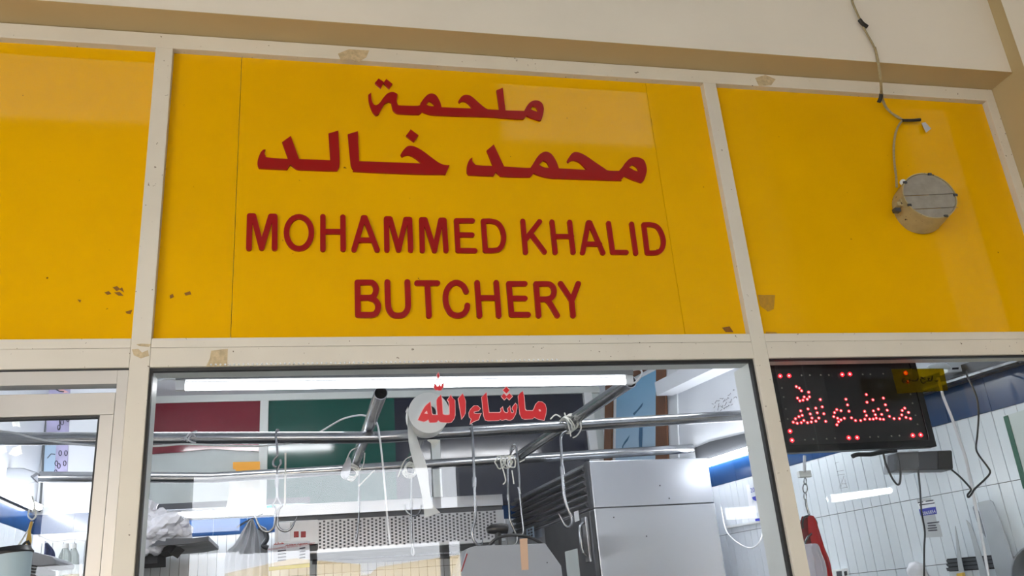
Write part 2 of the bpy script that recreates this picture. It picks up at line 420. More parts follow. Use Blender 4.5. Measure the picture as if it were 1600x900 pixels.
# ================================================================= SIGNS
def yquad(name, x0, x1, z0, z1, parent, Y=PY, th=.004): return bx(name, (x0, Y, z0), (x1, Y+th, z1), 'yellow', parent)
ZP0, ZP1 = ZT1-.004, ZB0+.004
s_l = empty('sign_panel', 'blank glossy yellow sign panel left of the lettered one, torn flecks near its lower right', 'sign')
yquad('panel', XLEFT, XL0+.004, ZP0, ZP1, s_l)
for pts in ([(163, 457), (170, 455), (174, 459), (168, 461)], [(176, 449), (183, 447), (188, 452), (182, 455)], [(178, 457), (187, 456), (193, 462), (185, 462)], [(186, 452), (191, 449), (194, 457)], [(196, 487), (207, 484), (204, 491), (198, 490)], [(121, 468), (127, 469), (125, 473)]):
    patch(pts, PY-.0003, 'residue_brown', s_l, 'torn_fleck')
s_r = empty('sign_panel', 'blank glossy yellow sign panel on the right, behind the hanging round metal can', 'sign')
yquad('panel', XR1-.004, XJ0+.004, ZP0, ZP1, s_r)
patch([(1184, 461), (1211, 461), (1209, 483), (1200, 487), (1188, 478)], PY-.0003, 'residue_yellow', s_r, 'tape_residue')
patch([(1196, 522), (1197, 518), (1213, 519), (1215, 522)], PY-.0003, 'residue_yellow', s_r, 'tape_residue')
sg = empty('shop_sign', 'yellow butchery sign board with raised red Arabic and English lettering', 'sign')
xs1 = P(369, 310, PY).x; xs2 = P(1040, 330, PY).x
yquad('side_panel', XL1-.004, xs1-.0007, ZP0, ZP1, sg); yquad('main_panel', xs1+.0007, xs2-.0007, ZP0, ZP1, sg); yquad('side_panel', xs2+.0007, XR0+.004, ZP0, ZP1, sg)
for pts in ([(265, 462), (270, 459), (272, 464), (266, 467)], [(288, 458), (297, 455), (299, 460), (290, 462)], [(1128, 512), (1140, 510), (1146, 519), (1134, 519)]):
    patch(pts, PY-.0003, 'residue_brown', sg, 'tape_residue')
LT = .008                                             # letter thickness
def word(name, outer, holes, ox, oy, sc, dots=(), Y=PY-LT, th=LT, m='red_letter', parent=sg, fy=None):
    f = lambda L: [P(ox+x/sc, oy+y/sc, Y) for x, y in round_loop(L)]
    q = BM(); prism(q, f(outer), (0, th, 0), [f(h) for h in holes]); o = obj(name, q, m, parent)
    r = [o]
    for d in dots:
        q = BM(); prism(q, [P(ox+x/sc, oy+y/sc, Y) for x, y in d], (0, th, 0)); r.append(obj('letter_dot', q, m, parent))
    return r
A1 = [(150,222),(127,240),(130,290),(145,340),(165,380),(185,400),(208,392),(230,350),(255,310),(285,295),(305,300),(310,325),(320,360),(345,382),(380,388),(510,393),(530,388),(550,372),(590,388),(640,398),(760,403),(1060,412),(1190,421),(1320,430),(1345,425),(1365,403),(1400,420),(1465,442),(1482,430),(1497,370),(1497,335),(1480,300),(1450,285),(1420,285),(1390,300),(1365,330),(1345,366),(1200,362),(1178,185),(1128,205),(1150,358),(1080,354),(1050,348),(1000,310),(950,265),(920,245),(885,240),(855,255),(830,290),(838,303),(860,290),(885,293),(910,310),(940,347),(700,337),(690,300),(670,260),(650,238),(620,230),(590,240),(560,270),(535,305),(515,325),(360,322),(350,290),(355,235),(330,220),(300,220),(270,235),(240,270),(215,305),(190,322),(170,315),(155,285),(150,250)]
A1H = [[(603,288),(628,302),(648,330),(610,328),(580,316)], [(1415,325),(1440,340),(1455,373),(1425,365),(1395,352)]]
A1D = [[(208,113),(248,140),(225,188),(178,148)], [(268,116),(316,155),(290,192),(245,148)]]
A2 = [(1515,330),(1485,400),(1220,395),(820,378),(790,368),(770,340),(762,300),(743,95),(820,72),(830,300),(1000,305),(1305,317),(1260,280),(1215,255),(1180,255),(1155,267),(1143,250),(1165,215),(1195,187),(1225,183),(1260,192),(1310,220),(1370,265),(1430,308),(1475,327)]
A2D = [[(1220,58),(1280,103),(1245,153),(1184,107)]]
A3 = [(672,67),(597,90),(610,292),(375,283),(312,108),(245,155),(290,282),(140,272),(120,255),(112,235),(120,210),(100,215),(80,240),(62,290),(60,330),(70,350),(90,353),(283,362),(308,325),(340,350),(370,363),(450,366),(640,372),(668,365),(680,340),(682,280)]
A4 = [(185,272),(165,285),(145,330),(142,380),(155,402),(180,405),(345,412),(365,380),(390,405),(420,415),(600,420),(630,412),(650,390),(700,410),(780,427),(900,432),(1280,445),(1310,440),(1338,412),(1400,440),(1465,462),(1485,445),(1503,390),(1505,350),(1490,300),(1465,278),(1420,268),(1380,278),(1345,310),(1320,345),(1295,373),(1215,370),(1180,350),(1120,310),(1060,268),(1010,240),(970,230),(940,240),(910,280),(902,298),(912,312),(935,295),(965,295),(1000,312),(1055,365),(840,354),(825,310),(800,265),(775,238),(740,227),(705,240),(675,270),(650,310),(630,340),(605,350),(425,340),(347,172),(293,218),(340,335),(225,330),(200,318),(185,300)]
A4H = [[(722,293),(750,310),(770,350),(725,345),(690,325)], [(1400,325),(1430,345),(1447,378),(1415,370),(1370,345)]]
for w_ in (word('arabic_word', A1, A1H, 550, 100, 5, A1D), word('arabic_word', A2, [], 390, 190, 4.848, A2D), word('arabic_word', A3, [], 390, 190, 4.848), word('arabic_word', A4, A4H, 700, 190, 4.848)): pass
def letter(strokes, ox, oy, sc, wd, ch):
    q = BM()
    for k, st in enumerate(strokes):
        closed = len(st) > 3 and st[0] == st[-1]
        pts = [V((P(ox+x/sc, oy+y/sc, PY-LT).x, 0, P(ox+x/sc, oy+y/sc, PY-LT).z)) for x, y in st]
        r = wd/2; n = len(pts); y0 = PY-LT-.0002*k
        L, Rr = [], []
        for i in range(n):
            if closed: d = pts[(i+1) % (n-1)]-pts[(i-1) % (n-1)]
            else: d = pts[min(i+1, n-1)]-pts[max(i-1, 0)]
            d.normalize(); nn = V((-d.z, 0, d.x))
            L.append(pts[i]+nn*r); Rr.append(pts[i]-nn*r)
        if closed:
            prism(q, [(p.x, y0, p.z) for p in L[:-1]], (0, PY-y0, 0), [[(p.x, y0, p.z) for p in Rr[:-1]]]); continue
        def cap(c, d):
            d = d.normalized(); nn = V((-d.z, 0, d.x)); return [c+(nn*math.cos(a)+d*math.sin(a))*r for a in [math.pi*j/8 for j in range(1, 8)]]
        out = L+cap(pts[-1], pts[-1]-pts[-2])+Rr[::-1]+[c for c in cap(pts[0], pts[0]-pts[1])]
        prism(q, [(p.x, y0, p.z) for p in out], (0, PY-y0, 0))
    return obj('letter', q, 'red_letter', sg, label='raised red letter '+ch)
def arc2(L, n=4): return [(p.x, p.y) for p in smooth([(x, y, 0) for x, y in L], n)]
EL = [(410+92*math.cos(a), 203+118*math.sin(a)) for a in [2*math.pi*i/28 for i in range(29)]]; EL[-1] = EL[0]
W1 = .0168
def Mst(a, b, c, d, e, f, g): return [[a, b], [c, d], [d, e], [f, g], [b, c], [e, f]]
ROW = [('M', Mst((42,318),(48,80),(75,80),(135,315),(203,84),(232,84),(231,318)), 0), ('O', [EL], 0),
 ('H', [[(586,85),(586,325)], [(733,88),(735,325)], [(586,196),(734,196)]], 0),
 ('A', [[(815,328),(884,95)], [(896,95),(985,330)], [(884,93),(896,93)], [(850,258),(955,258)]], 0),
 ('M', Mst((1057,330),(1053,102),(1080,102),(1143,330),(1196,106),(1224,106),(1232,332)), 0),
 ('M', Mst((1318,335),(1312,108),(1337,108),(1407,335),(1453,112),(1477,112),(1492,335)), 0),
 ('E', [[(60,112),(72,325)], [(60,112),(175,112)], [(66,212),(172,214)], [(72,325),(192,327)]], 1),
 ('D', [[(253,115),(268,325)], arc2([(253,115),(310,115),(355,130),(385,170),(398,225),(390,280),(365,315),(325,325),(268,325)])], 1),
 ('K', [[(535,115),(555,338)], [(655,118),(560,240)], [(598,212),(690,335)]], 1),
 ('H', [[(743,120),(767,338)], [(870,122),(895,338)], [(755,224),(884,224)]], 1),
 ('A', [[(963,340),(1003,128)], [(1015,128),(1108,342)], [(1003,126),(1015,126)], [(985,278),(1085,280)]], 1),
 ('L', [[(1148,130),(1178,338)], [(1178,338),(1275,338)]], 1), ('I', [[(1313,135),(1343,345)]], 1),
 ('D', [[(1400,140),(1425,342)], arc2([(1400,140),(1450,140),(1495,155),(1525,200),(1540,260),(1530,310),(1505,335),(1470,342),(1425,342)])], 1)]
for ch, st, k in ROW: letter(st, *((380, 320, 4.706) if k == 0 else (700, 320, 4.571)), W1, ch)
W2 = .0178
ROW2 = [('B', [[(148,168),(155,574)], arc2([(148,168),(300,168),(345,180),(376,225),(376,290),(345,345),(290,360)]), [(150,360),(290,360)], arc2([(290,360),(360,385),(402,440),(402,510),(370,560),(320,575)]), [(155,574),(320,575)]], 0),
 ('U', [arc2([(522,162),(530,420),(545,510),(590,568),(655,582),(725,568),(772,510),(782,420),(772,162)])], 0),
 ('T', [[(895,176),(1148,176)], [(1022,176),(1043,584)]], 0),
 ('C', [arc2([(1508,282),(1470,210),(1395,170),(1320,195),(1265,270),(1250,370),(1268,470),(1320,555),(1400,582),(1475,560),(1515,505),(1523,455)])], 0),
 ('H', [[(205,172),(235,584)], [(444,172),(476,584)], [(220,362),(455,362)]], 1),
 ('E', [[(602,184),(637,572)], [(602,184),(802,184)], [(620,367),(803,367)], [(637,572),(843,572)]], 1),
 ('R', [[(942,186),(975,582)], arc2([(942,186),(1080,186),(1130,200),(1163,245),(1163,310),(1130,360),(1070,378)]), [(960,378),(1070,378)], arc2([(1060,380),(1110,420),(1207,582)])], 1),
 ('Y', [[(1250,182),(1390,395)], [(1470,182),(1390,395)], [(1388,395),(1406,582)]], 1)]
for ch, st, k in ROW2: letter(st, *((540, 420, 8) if k == 0 else (720, 420, 8)), W2, ch)

# ================================================================= ROUND CAN, WIRE
can = empty('metal_can', 'round beige metal can with a seamed grey face, sticking out of the right yellow panel', 'light fixture')
cb = P(1432, 330, PY); axis = (P(1447, 312, PY-.075)-P(1432, 330, PY)).normalized()
u = axis.cross(V((0, 0, 1))).normalized(); vv_ = axis.cross(u)
def ring(c, r, n=40): return [c+(u*math.cos(2*math.pi*k/n)+vv_*math.sin(2*math.pi*k/n))*r for k in range(n)]
RC = .099; dp = .105; cf = cb+axis*dp
q = BM(); n = 40
loops = [[q.verts.new(p) for p in ring(c, r, n)] for c, r in ((cb, RC), (cf, RC), (cf, RC-.004), (cf-axis*.008, RC-.004))]
for a, b in zip(loops, loops[1:]):
    for k in range(n): q.faces.new((a[k], a[(k+1) % n], b[(k+1) % n], b[k]))
obj('casing', q, 'can_beige', can, sm=True)
# three face plates with lapped seams
def seg_plate(lo, hi, off):
    pts = []
    rr = RC-.0045
    N = 48
    for k in range(N):
        a = 2*math.pi*k/N; x, y = rr*math.cos(a), rr*math.sin(a); pts.append((x, max(lo, min(hi, y))))
    out = []
    for p in pts:
        if not out or (abs(p[0]-out[-1][0])+abs(p[1]-out[-1][1])) > 1e-5: out.append(p)
    up2 = (V((0, 0, 1))-axis*axis.z).normalized(); rt2 = axis.cross(up2)*-1
    up2 = (up2+rt2*.02).normalized()
    q = BM(); prism(q, [cf-axis*(.006-off)+rt2*x+up2*y for x, y in out], -axis*.002); obj('face_plate', q, 'can_grey', can)
seg_plate(-.2, -.0535, 0); seg_plate(-.0515, .004, .0012); seg_plate(.006, .2, .0024)
for a0 in (.4, 1.9, 3.1, 4.4, 5.6):
    c = cf+(u*math.cos(a0)+vv_*math.sin(a0))*(RC-.003)
    q = BM(); box(q, (-.007, -.003, -.004), (.007, .003, .004)); bmesh.ops.translate(q, verts=q.verts, vec=c); obj('tab', q, 'dark_metal', can)
for (x, y) in ((1404, 320), (1409, 315), (1401, 329)):
    c = P(x, y, PY-.06); q = BM(); box(q, (-.012, -.01, -.008), (.012, .01, .008)); bmesh.ops.translate(q, verts=q.verts, vec=c); obj('clip', q, 'can_beige' if x != 1401 else 'dark_metal', can, bevel=.002)
q = BM(); bmesh.ops.create_uvsphere(q, u_segments=12, v_segments=8, radius=.012); bmesh.ops.translate(q, verts=q.verts, vec=P(1411, 285, PY-.05)); obj('lug', q, 'white_plastic', can, sm=True)
wr = empty('hanging_wire', 'thin twisted beige wire with black taped joints hanging down to the round metal can', 'wire')
WYB = 2.325
wp = [P(1331, -6, WYB), P(1333, 6, WYB), P(1345, 33, WYB), P(1353, 50, WYB), P(1366, 74, WYB), P(1371, 95, WYB), P(1376, 130, 2.36), P(1377, 150, 2.42), P(1384, 168, 2.455), P(1400, 182, 2.46), P(1411, 187, 2.46)]
wp2 = [P(1411, 187, 2.46), P(1402, 200, 2.46), P(1397, 222, 2.46), P(1397, 250, 2.455), P(1400, 275, 2.44), P(1401, 292, 2.42)]
tb('strand', wp, .0038, 'wire_beige', wr); tb('strand', wp2, .0042, 'wire_beige', wr)
tb('strand', [p+V((.004, -.002, .003*math.sin(i*2))) for i, p in enumerate(smooth(wp[4:], 2))], .0022, 'wire_beige', wr, n=2)
tb('taped_joint', [P(1343, 31, WYB-.004), P(1348, 37, WYB-.006), P(1355, 42, WYB-.004)], .008, 'tape_black', wr)
tb('taped_joint', [P(1377, 146, 2.41), P(1376, 153, 2.42), P(1373, 160, 2.43)], .0075, 'tape_black', wr)
tb('taped_joint', [P(1410, 188, 2.455), P(1425, 188, 2.452), P(1438, 187, 2.45)], .006, 'tape_black', wr)
q = BM(); prism(q, [P(1440, 192, 2.462), P(1446, 191, 2.462), P(1455, 201, 2.462), P(1447, 207, 2.462)], (0, .001, 0)); obj('paper_tag', q, 'label_paper', wr)

# ================================================================= WINDOWS AND DOOR
GY = 2.466
def window(n, x0, x1, z1, right_depth, glassm, head=2.535, g=.009):
    w = empty('window_%d' % n, kind='structure')
    bx('gasket', (x0, FY+.012, z1-g), (x1, FY+.03, z1), 'rubber', w)
    bx('gasket', (x0, FY+.012, 0.9), (x0+g*.8, FY+.03, z1-g), 'rubber', w)
    bx('gasket', (x1-g, FY+.012, 0.9), (x1, FY+.03, z1-g), 'rubber', w)
    bx('pane', (x0+.002, GY, .9), (x1-.002, GY+.005, z1-.002), glassm, w)
    bx('reveal', (x0, FY+.03, z1-g), (x1, head, z1+.03), 'alu_inner', w)
    bx('reveal', (x0-.02, FY+.03, .9), (x0+g*.8, 2.548, z1-g), 'alu_inner', w)
    bx('reveal', (x1-g, FY+.03, .9), (x1+.02, right_depth, z1-g), 'alu_inner', w)
    bx('sill', (x0, FY, .84), (x1, 2.55, .9), 'frame', w)
    return w
win1 = window(1, XL1, XR0, ZT0, 2.585, 'glass')
win2 = window(2, XR1, XJ0, ZT0, 2.50, 'glass_film', 2.484, .004)
q = BM(); box(q, (XL0, 2.46, 0), (XJ1, 2.55, .84)); struct('wall_below', q, 'plaster_white')
q = BM(); box(q, (XLEFT, 2.51, ZT0+.03), (XJ1, 2.58, 3.45)); struct('wall_lining', q, 'wall_paint')
dr = empty('door_1', kind='structure')
DY = 2.456
XD0, XD1 = XL0-.001, P(181, 616, DY).x                # door frame jamb
zf1, zf0 = ZT0-.006, P(100, 601, DY).z
bx('door_frame', (XD1-.0, DY, 0), (XD0, DY+.05, zf1), 'frame_clean', dr, .001)
bx('door_frame', (XLEFT, DY, zf0), (XD1, DY+.05, zf1), 'frame_clean', dr, .001)
bx('shadow_gap', (XLEFT, DY+.004, zf1), (XD0, DY+.03, ZT0), 'rubber', dr)
zl1 = P(100, 614.5, DY).z; zl0 = P(100, 649, DY).z; xs0 = P(155, 655, DY).x
bx('transom_pane', (XLEFT, DY+.018, zl1-.004), (XD1, DY+.022, zf0+.002), 'glass', dr)
bx('leaf_rail', (XLEFT, DY+.002, zl0), (XD1-.0012, DY+.045, zl1), 'frame_clean', dr, .001)
bx('leaf_stile', (xs0, DY+.0025, 0), (XD1-.0012, DY+.045, zl0-.0004), 'frame_clean', dr, .001)
bx('gasket', (XLEFT, DY+.010, zl0-.006), (xs0, DY+.03, zl0), 'rubber', dr)
bx('gasket', (xs0-.006, DY+.010, 0), (xs0, DY+.03, zl0-.006), 'rubber', dr)
bx('pane', (XLEFT, DY+.016, .2), (xs0-.001, DY+.021, zl0-.001), 'glass', dr)

# window lettering (red sticker with pale edge)
dec = empty('window_lettering', 'red Arabic sticker lettering with pale edges on the middle window glass', 'sticker')
def offset_loop(L, d):
    n = len(L); area = sum(L[i][0]*L[(i+1) % n][1]-L[(i+1) % n][0]*L[i][1] for i in range(n)); s = 1 if area > 0 else -1
    out = []
    for i in range(n):
        a = V(L[i])-V(L[i-1]); b = V(L[(i+1) % n])-V(L[i])
        na = V((a.y, -a.x)).normalized()*s if a.length else V((0, 0)); nb = V((b.y, -b.x)).normalized()*s if b.length else V((0, 0))
        m_ = na+nb; m_ = m_.normalized() if m_.length > 1e-4 else na
        out.append(tuple(V(L[i])+m_*d*min(1.5, 1/max(.5, m_.dot(na)))))
    return out
def decal(L, ox, oy, sc, holes=(), rd=True):
    L2 = round_loop(L, 3) if rd else L
    f = lambda l, Y: [P(ox+x/sc, oy+y/sc, Y) for x, y in l]
    q = BM(); prism(q, f(L2, 2.4645), (0, .0008, 0), [f(h, 2.4645) for h in holes]); o = obj('letter', q, 'glass_sticker_red', dec)
    q = BM(); prism(q, f(offset_loop(L, 1.0*sc), 2.4652), (0, .0005, 0)); obj('letter_edge', q, 'sticker_edge', o, label='pale pink edge of the red letters')
GA = (600, 580, 6.431); GB = (740, 580, 7.5)
decal([(342,490),(360,450),(385,400),(420,345),(465,308),(478,420),(490,440),(540,440),(530,290),(572,240),(582,300),(590,430),(610,440),(645,440),(660,425),(655,315),(638,290),(672,240),(685,270),(710,295),(712,440),(700,480),(675,510),(650,515),(570,510),(545,490),(525,512),(460,515),(445,485),(420,500),(395,505)], *GA, holes=[[(403,425),(430,395),(440,430)]])
decal([(790,225),(748,275),(765,380),(780,480),(800,450),(815,420),(818,300)], *GA)
decal([(510,125),(503,165),(520,190),(540,185),(548,192),(575,190),(595,155),(597,120),(585,130),(580,155),(565,150),(555,130),(550,155),(530,155),(522,140)], *GA)
decal([(545,12),(533,40),(543,72),(555,45)], *GA, rd=False)
decal([(965,375),(940,350),(905,350),(870,385),(855,420),(860,460),(880,480),(865,530),(900,505),(950,485),(965,440),(975,425),(940,430),(905,425),(900,408),(925,400),(950,395)], *GA)
decal([(150,248),(97,305),(120,520),(140,570),(170,578),(290,575),(310,560),(335,572),(380,560),(400,568),(430,570),(460,555),(490,500),(505,430),(505,395),(490,380),(460,420),(455,440),(475,470),(465,490),(440,490),(428,445),(425,410),(400,440),(410,470),(395,490),(365,485),(345,455),(340,420),(320,440),(325,465),(310,485),(290,487),(178,487)], *GB)
decal([(383,185),(420,222),(385,260),(345,222)], *GB, rd=False)
decal([(355,262),(385,293),(420,260),(453,295),(418,332),(388,305),(360,332),(327,295)], *GB, rd=False)
decal([(575,235),(525,295),(545,500),(570,550),(600,560),(690,555),(710,535),(760,560),(825,572),(845,500),(850,440),(835,390),(800,362),(760,360),(730,390),(710,440),(695,465),(620,465),(600,440),(590,300)], *GB, holes=[[(760,450),(780,443),(792,470),(770,472)]])

# yellow see-through sticker on right window
st = empty('window_sticker', 'small see-through yellow sticker with black Arabic writing on the right window glass', 'sticker')
SY = 2.4642
f5 = lambda x, y, Y=SY: P(1380+x/14.55, 565+y/14.55, Y)
q = BM(); prism(q, [f5(185, 170), f5(1370, 155), f5(1480, 660), f5(320, 725)], (0, .0006, 0)); obj('film', q, 'yellow_film', st)
q = BM()
for L in ([(1245,430),(1215,445),(1180,430)], [(1120,330),(1095,430),(1050,440)], [(1060,385),(1020,380),(1040,440),(990,435)], [(975,440),(940,480),(900,490),(862,455),(855,400),(880,380),(945,395)], [(900,362),(850,352)], [(790,380),(765,430),(700,440),(640,430)], [(620,430),(590,400)], [(600,440),(560,470),(520,440)], [(500,440),(470,480),(432,450),(445,400),(480,390)], [(930,365),(945,350)]):
    tube(q, smooth([f5(x, y, SY-.0002) for x, y in L], 4), .0017, 5)
obj('lettering', q, 'ink_black', st, label='black Arabic writing')

# ================================================================= LED SIGN
led = empty('led_sign', 'black light sign with red glowing Arabic dots behind the right window', 'sign')
LY = 2.565
c0 = P(1206, 566, LY); c1 = P(1428, 562, LY); c2 = P(1461, 698, LY)
X0, X1 = c0.x-.02, c1.x-.001; Z1, Z0 = c0.z, c2.z
bx('case', (X0, LY, Z0), (X1, LY+.03, Z1), 'black_plastic', led, .002)
bw = .024
for a, b in (((X0, Z0), (X1, Z0+bw)), ((X0, Z1-.012), (X1, Z1)), ((X1-bw, Z0+bw), (X1, Z1-.012)), ((X0, Z0+bw), (X0+bw, Z1-.012))):
    bx('rim', (a[0], LY-.006, a[1]), (b[0], LY, b[1]), 'black_gloss', led, .0012)
C = {3: (1200, 550, 10), 4: (1200, 620, 10), 5: (1320, 550, 10), 6: (1320, 620, 10)}
big = {3: [(190,375),(330,370),(1160,352),(1280,345)], 4: [(345,537),(375,678),(1263,640)], 5: [(952,328)], 6: [(193,637),(1063,603),(1187,595)]}
sml = {3: [(442,540),(490,565),(525,605),(637,628),(462,720),(498,763),(547,752),(613,738),(565,702),(647,700),(818,743),(848,857),(1218,738),(1243,827)],
 4: [(625,190),(747,178),(512,220),(660,267),(770,250),(873,265),(535,290),(483,310),(430,342),(687,332),(795,332),(395,397),(457,413),(520,403),(560,370),(618,405),(677,393),(748,380),(902,383),(1075,200),(1140,217),(1040,247),(1028,310),(1088,335),(1193,335),(1140,360),(1103,390),(1077,437),(1265,225)],
 5: [(337,665),(440,748),(347,785),(603,720),(635,825),(985,465)],
 6: [(105,330),(168,370),(248,370),(313,350),(390,348),(445,348),(493,333),(552,347),(605,352),(310,228),(338,292),(447,220),(478,280),(525,193),(577,275),(663,210),(698,305),(770,340),(855,340),(890,282),(897,213),(937,177),(995,243),(957,322),(1025,340)]}
off = {3: [(525,365),(655,362),(825,360),(950,360),(218,562),(245,703),(278,890)], 4: [(308,347),(578,672),(710,663),(918,658),(1047,648)],
 5: [(280,348),(400,348),(600,340),(775,380),(815,545),(1027,660),(1060,800)], 6: [(395,630),(523,625),(730,612),(855,607),(1105,290),(1137,430)]}
def dots(D, r, name, m, lab, Y=LY-.002):
    q = BM()
    for k, L in D.items():
        ox, oy, s = C[k]
        for x, y in L:
            p = P(ox+x/s, oy+y/s, Y); mm = Matrix.Translation(p) @ Matrix.Diagonal((1, .8, 1, 1))
            bmesh.ops.create_icosphere(q, subdivisions=1, radius=r, matrix=mm)
    o = obj(name, q, m, led, sm=True, kind='stuff'); o['label'] = lab
dots(big, .0085, 'lit_dots', 'led_on', 'large lit red border dots'); dots(big, .0036, 'dot_cores', 'led_core', 'bright centres of the large dots', LY-.0085)
dots(sml, .0055, 'lit_dots', 'led_on', 'small lit red dots forming Arabic letters'); dots(sml, .0029, 'dot_cores', 'led_core', 'bright centres of the small dots', LY-.0055)
dots(off, .0032, 'unlit_dots', 'led_off', 'unlit grey border dots')
tb('hang_cord', [P(1215, 560, LY+.01), P(1214, 567, LY+.01)], .002, 'white_cable', led)

# ================================================================= LAMPS
def batten(label, a, b, up, body_h=.035, r=.0135, m='tube', ends=True, nrm=None):
    a, b, up = V(a), V(b), V(up); d = (b-a).normalized(); s = d.cross(up).normalized()
    l = empty('tube_lamp', label, 'lamp', 'fluorescent tube lamps in the shop')
    q = BM(); o1 = a+up*(r+.006)
    hexa(q, [o1-s*.02, o1+s*.02, o1+d*(b-a).length+s*.02, o1+d*(b-a).length-s*.02]+[p+up*body_h for p in (o1-s*.018, o1+s*.018, o1+d*(b-a).length+s*.018, o1+d*(b-a).length-s*.018)])
    obj('housing', q, 'lamp_body', l)
    tb('tube', [a+d*.03, b-d*.03], r, m, l, seg=16, n=1)
    for e, sg_ in ((a, 1), (b, -1)):
        q = BM(); c = e+d*.014*sg_
        hexa(q, [c-s*.012-d*.014-up*r, c+s*.012-d*.014-up*r, c+s*.012+d*.014-up*r, c-s*.012+d*.014-up*r]+[c-s*.012-d*.014+up*(r+.01), c+s*.012-d*.014+up*(r+.01), c+s*.012+d*.014+up*(r+.01), c-s*.012+d*.014+up*(r+.01)])
        obj('lamp_holder', q, 'white_plastic', l)
    return l
ty = 2.78
l1 = batten('long glowing white tube lamp hung just inside the middle window', P(275, 604.5, ty), P(988, 595.5, ty), (0, 0, 1), .024, .0125, 'tube_near')
for x in (330, 930): tb('hang_wire', [P(x, 594-(x-330)*.015, ty), P(x, 594-(x-330)*.015, ty)+V((0, 0, ZCEIL-2.41))], .002, 'white_cable', l1, n=1)
tb('wire', [P(240, 593, ty), P(250, 595, ty), P(262, 592, ty), P(280, 594, ty)], .0035, 'white_cable', l1)
tb('wire', [P(985, 598, ty), P(992, 598, ty), P(1000, 590, ty), P(1003, 582, ty), P(998, 577, ty), P(980, 580, ty)], .0035, 'white_cable', l1)
wn = V((-1, WK, 0)).normalized(); wd_ = V((WK, 1, 0)).normalized()
a = PW(1180, 720, .035); b = a+wd_*1.05
def wl(Y, z, o=.03): return V((wallx(Y), Y, z))+wn*o
batten('glowing white tube lamp on the right wall partly behind the steel fridge', wl(3.42, 2.335), wl(4.72, 2.335), -wn, .022, .016)
batten('glowing white tube lamp on the left wall seen through the door glass', (XWL+.045, 3.9, 2.345), (XWL+.045, 5.15, 2.345), (-1, 0, 0), .022, .015)
batten('glowing white tube lamp on the back wall above the blue tiles, below the pale board', (-.95, YB-.05, 2.345), (-.02, YB-.05, 2.335), (0, 1, 0), .025, .014)
batten('tube lamp fixed to the shop ceiling towards the left', (-1.0, 4.2, ZCEIL-.06), (.2, 4.2, ZCEIL-.06), (0, 0, 1), .03, .02)
batten('tube lamp fixed to the shop ceiling towards the right', (.9, 3.6, ZCEIL-.06), (2.1, 3.6, ZCEIL-.06), (0, 0, 1), .03, .02)

# ================================================================= BACK PARTITION
pt = empty('trim_4', kind='structure')
zh = 3.045; PB = YB-.05
bx('head_rail', (-1.0, PB-.0, zh), (2.02, PB+.05, ZCEIL), 'alu_inner', pt)
for x0, x1 in ((-.318, -.266), (.786, .846)): bx('post', (x0, PB-.012, 2.36), (x1, PB+.05, zh), 'alu_inner', pt, .002)
bx('post', (1.885, PB-.014, 2.36), (1.945, PB+.05, zh), 'white_plastic', pt, .002)
bx('bottom_rail', (-1.0, PB-.01, 2.375), (.0, PB+.05, 2.412), 'dark_metal', pt)
def pane(name, x0, x1, z0, z1, m, Y=PB+.02): return bx(name, (x0, Y, z0), (x1, Y+.012, z1), m, pt)
pane('pale_board', -1.0, -.318, 2.412, 2.78, 'board_grey', PB+.024)
q = BM(); prism(q, [(x, PB+.012, z) for x, z in ((-1.0, zh), (-.318, zh), (-.318, 2.715), (-.47, 2.728), (-.6, 2.742), (-.75, 2.735), (-.78, 2.73), (-1.0, 2.722))], (0, .01, 0)); obj('burgundy_film', q, 'burgundy', pt)
pane('green_film', -.266, .55, 2.36, zh, 'green_film'); pane('black_film', .55, .786, 2.36, zh, 'black_film'); pane('black_film', .846, 1.885, 2.3, zh, 'black_film')
pane('end_board', 1.945, 2.02, 2.36, zh, 'board_grey')

# ================================================================= RAILS, ROPES
zr = P(580, 684, 3.84).z; RR = .0265; za = zr+2*RR
GR = 'steel pipes of the meat rail'
def pipe(label, a, b, mid=None):
    q = BM()
    if mid is None: ringpipe(q, a, b, RR, RR-.003)
    else: ringpipe(q, a, mid, RR, RR-.003); ringpipe(q, mid, b, RR, RR-.003)
    return tag(obj('meat_rail', q, 'pipe', sm=True), label, 'pipe', GR)
Y1, Y2 = 3.84, 4.75
r1l = P(0, 683, Y1); pipe('steel pipe crossing the shop behind the red window lettering, nearer of the two cross pipes', (XWL+.003, Y1, r1l.z), (wallx(Y1)-.012, Y1, P(1150, 647, Y1).z), P(590, 683.5, Y1))
r2w = wl(4.72, 2.445, .008); pipe('steel pipe crossing the back of the shop just above the fridge top', P(62, 745, Y2), r2w, P(330, 746.5, Y2))
pA0, pA1 = PZ(595, 614, za), V((.236, 4.87, za))
pB0, pB1 = PZ(985, 596, za), V((1.137, 4.9, za))
pC0, pC1 = PZ(668, 647, za), V((.55, 4.86, za))
pipe('steel pipe end pointing at the window, left of the paper roll', pA0, pA1); pipe('slanting steel pipe running back from under the right end of the window lamp', pB0, pB1); pipe('steel pipe running back through the white paper roll', pC0, pC1)
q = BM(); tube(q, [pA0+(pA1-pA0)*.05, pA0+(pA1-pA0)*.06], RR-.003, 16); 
tag(obj('pipe_plug', q, 'dark_void'), 'dark plug inside the open pipe end', 'plug')
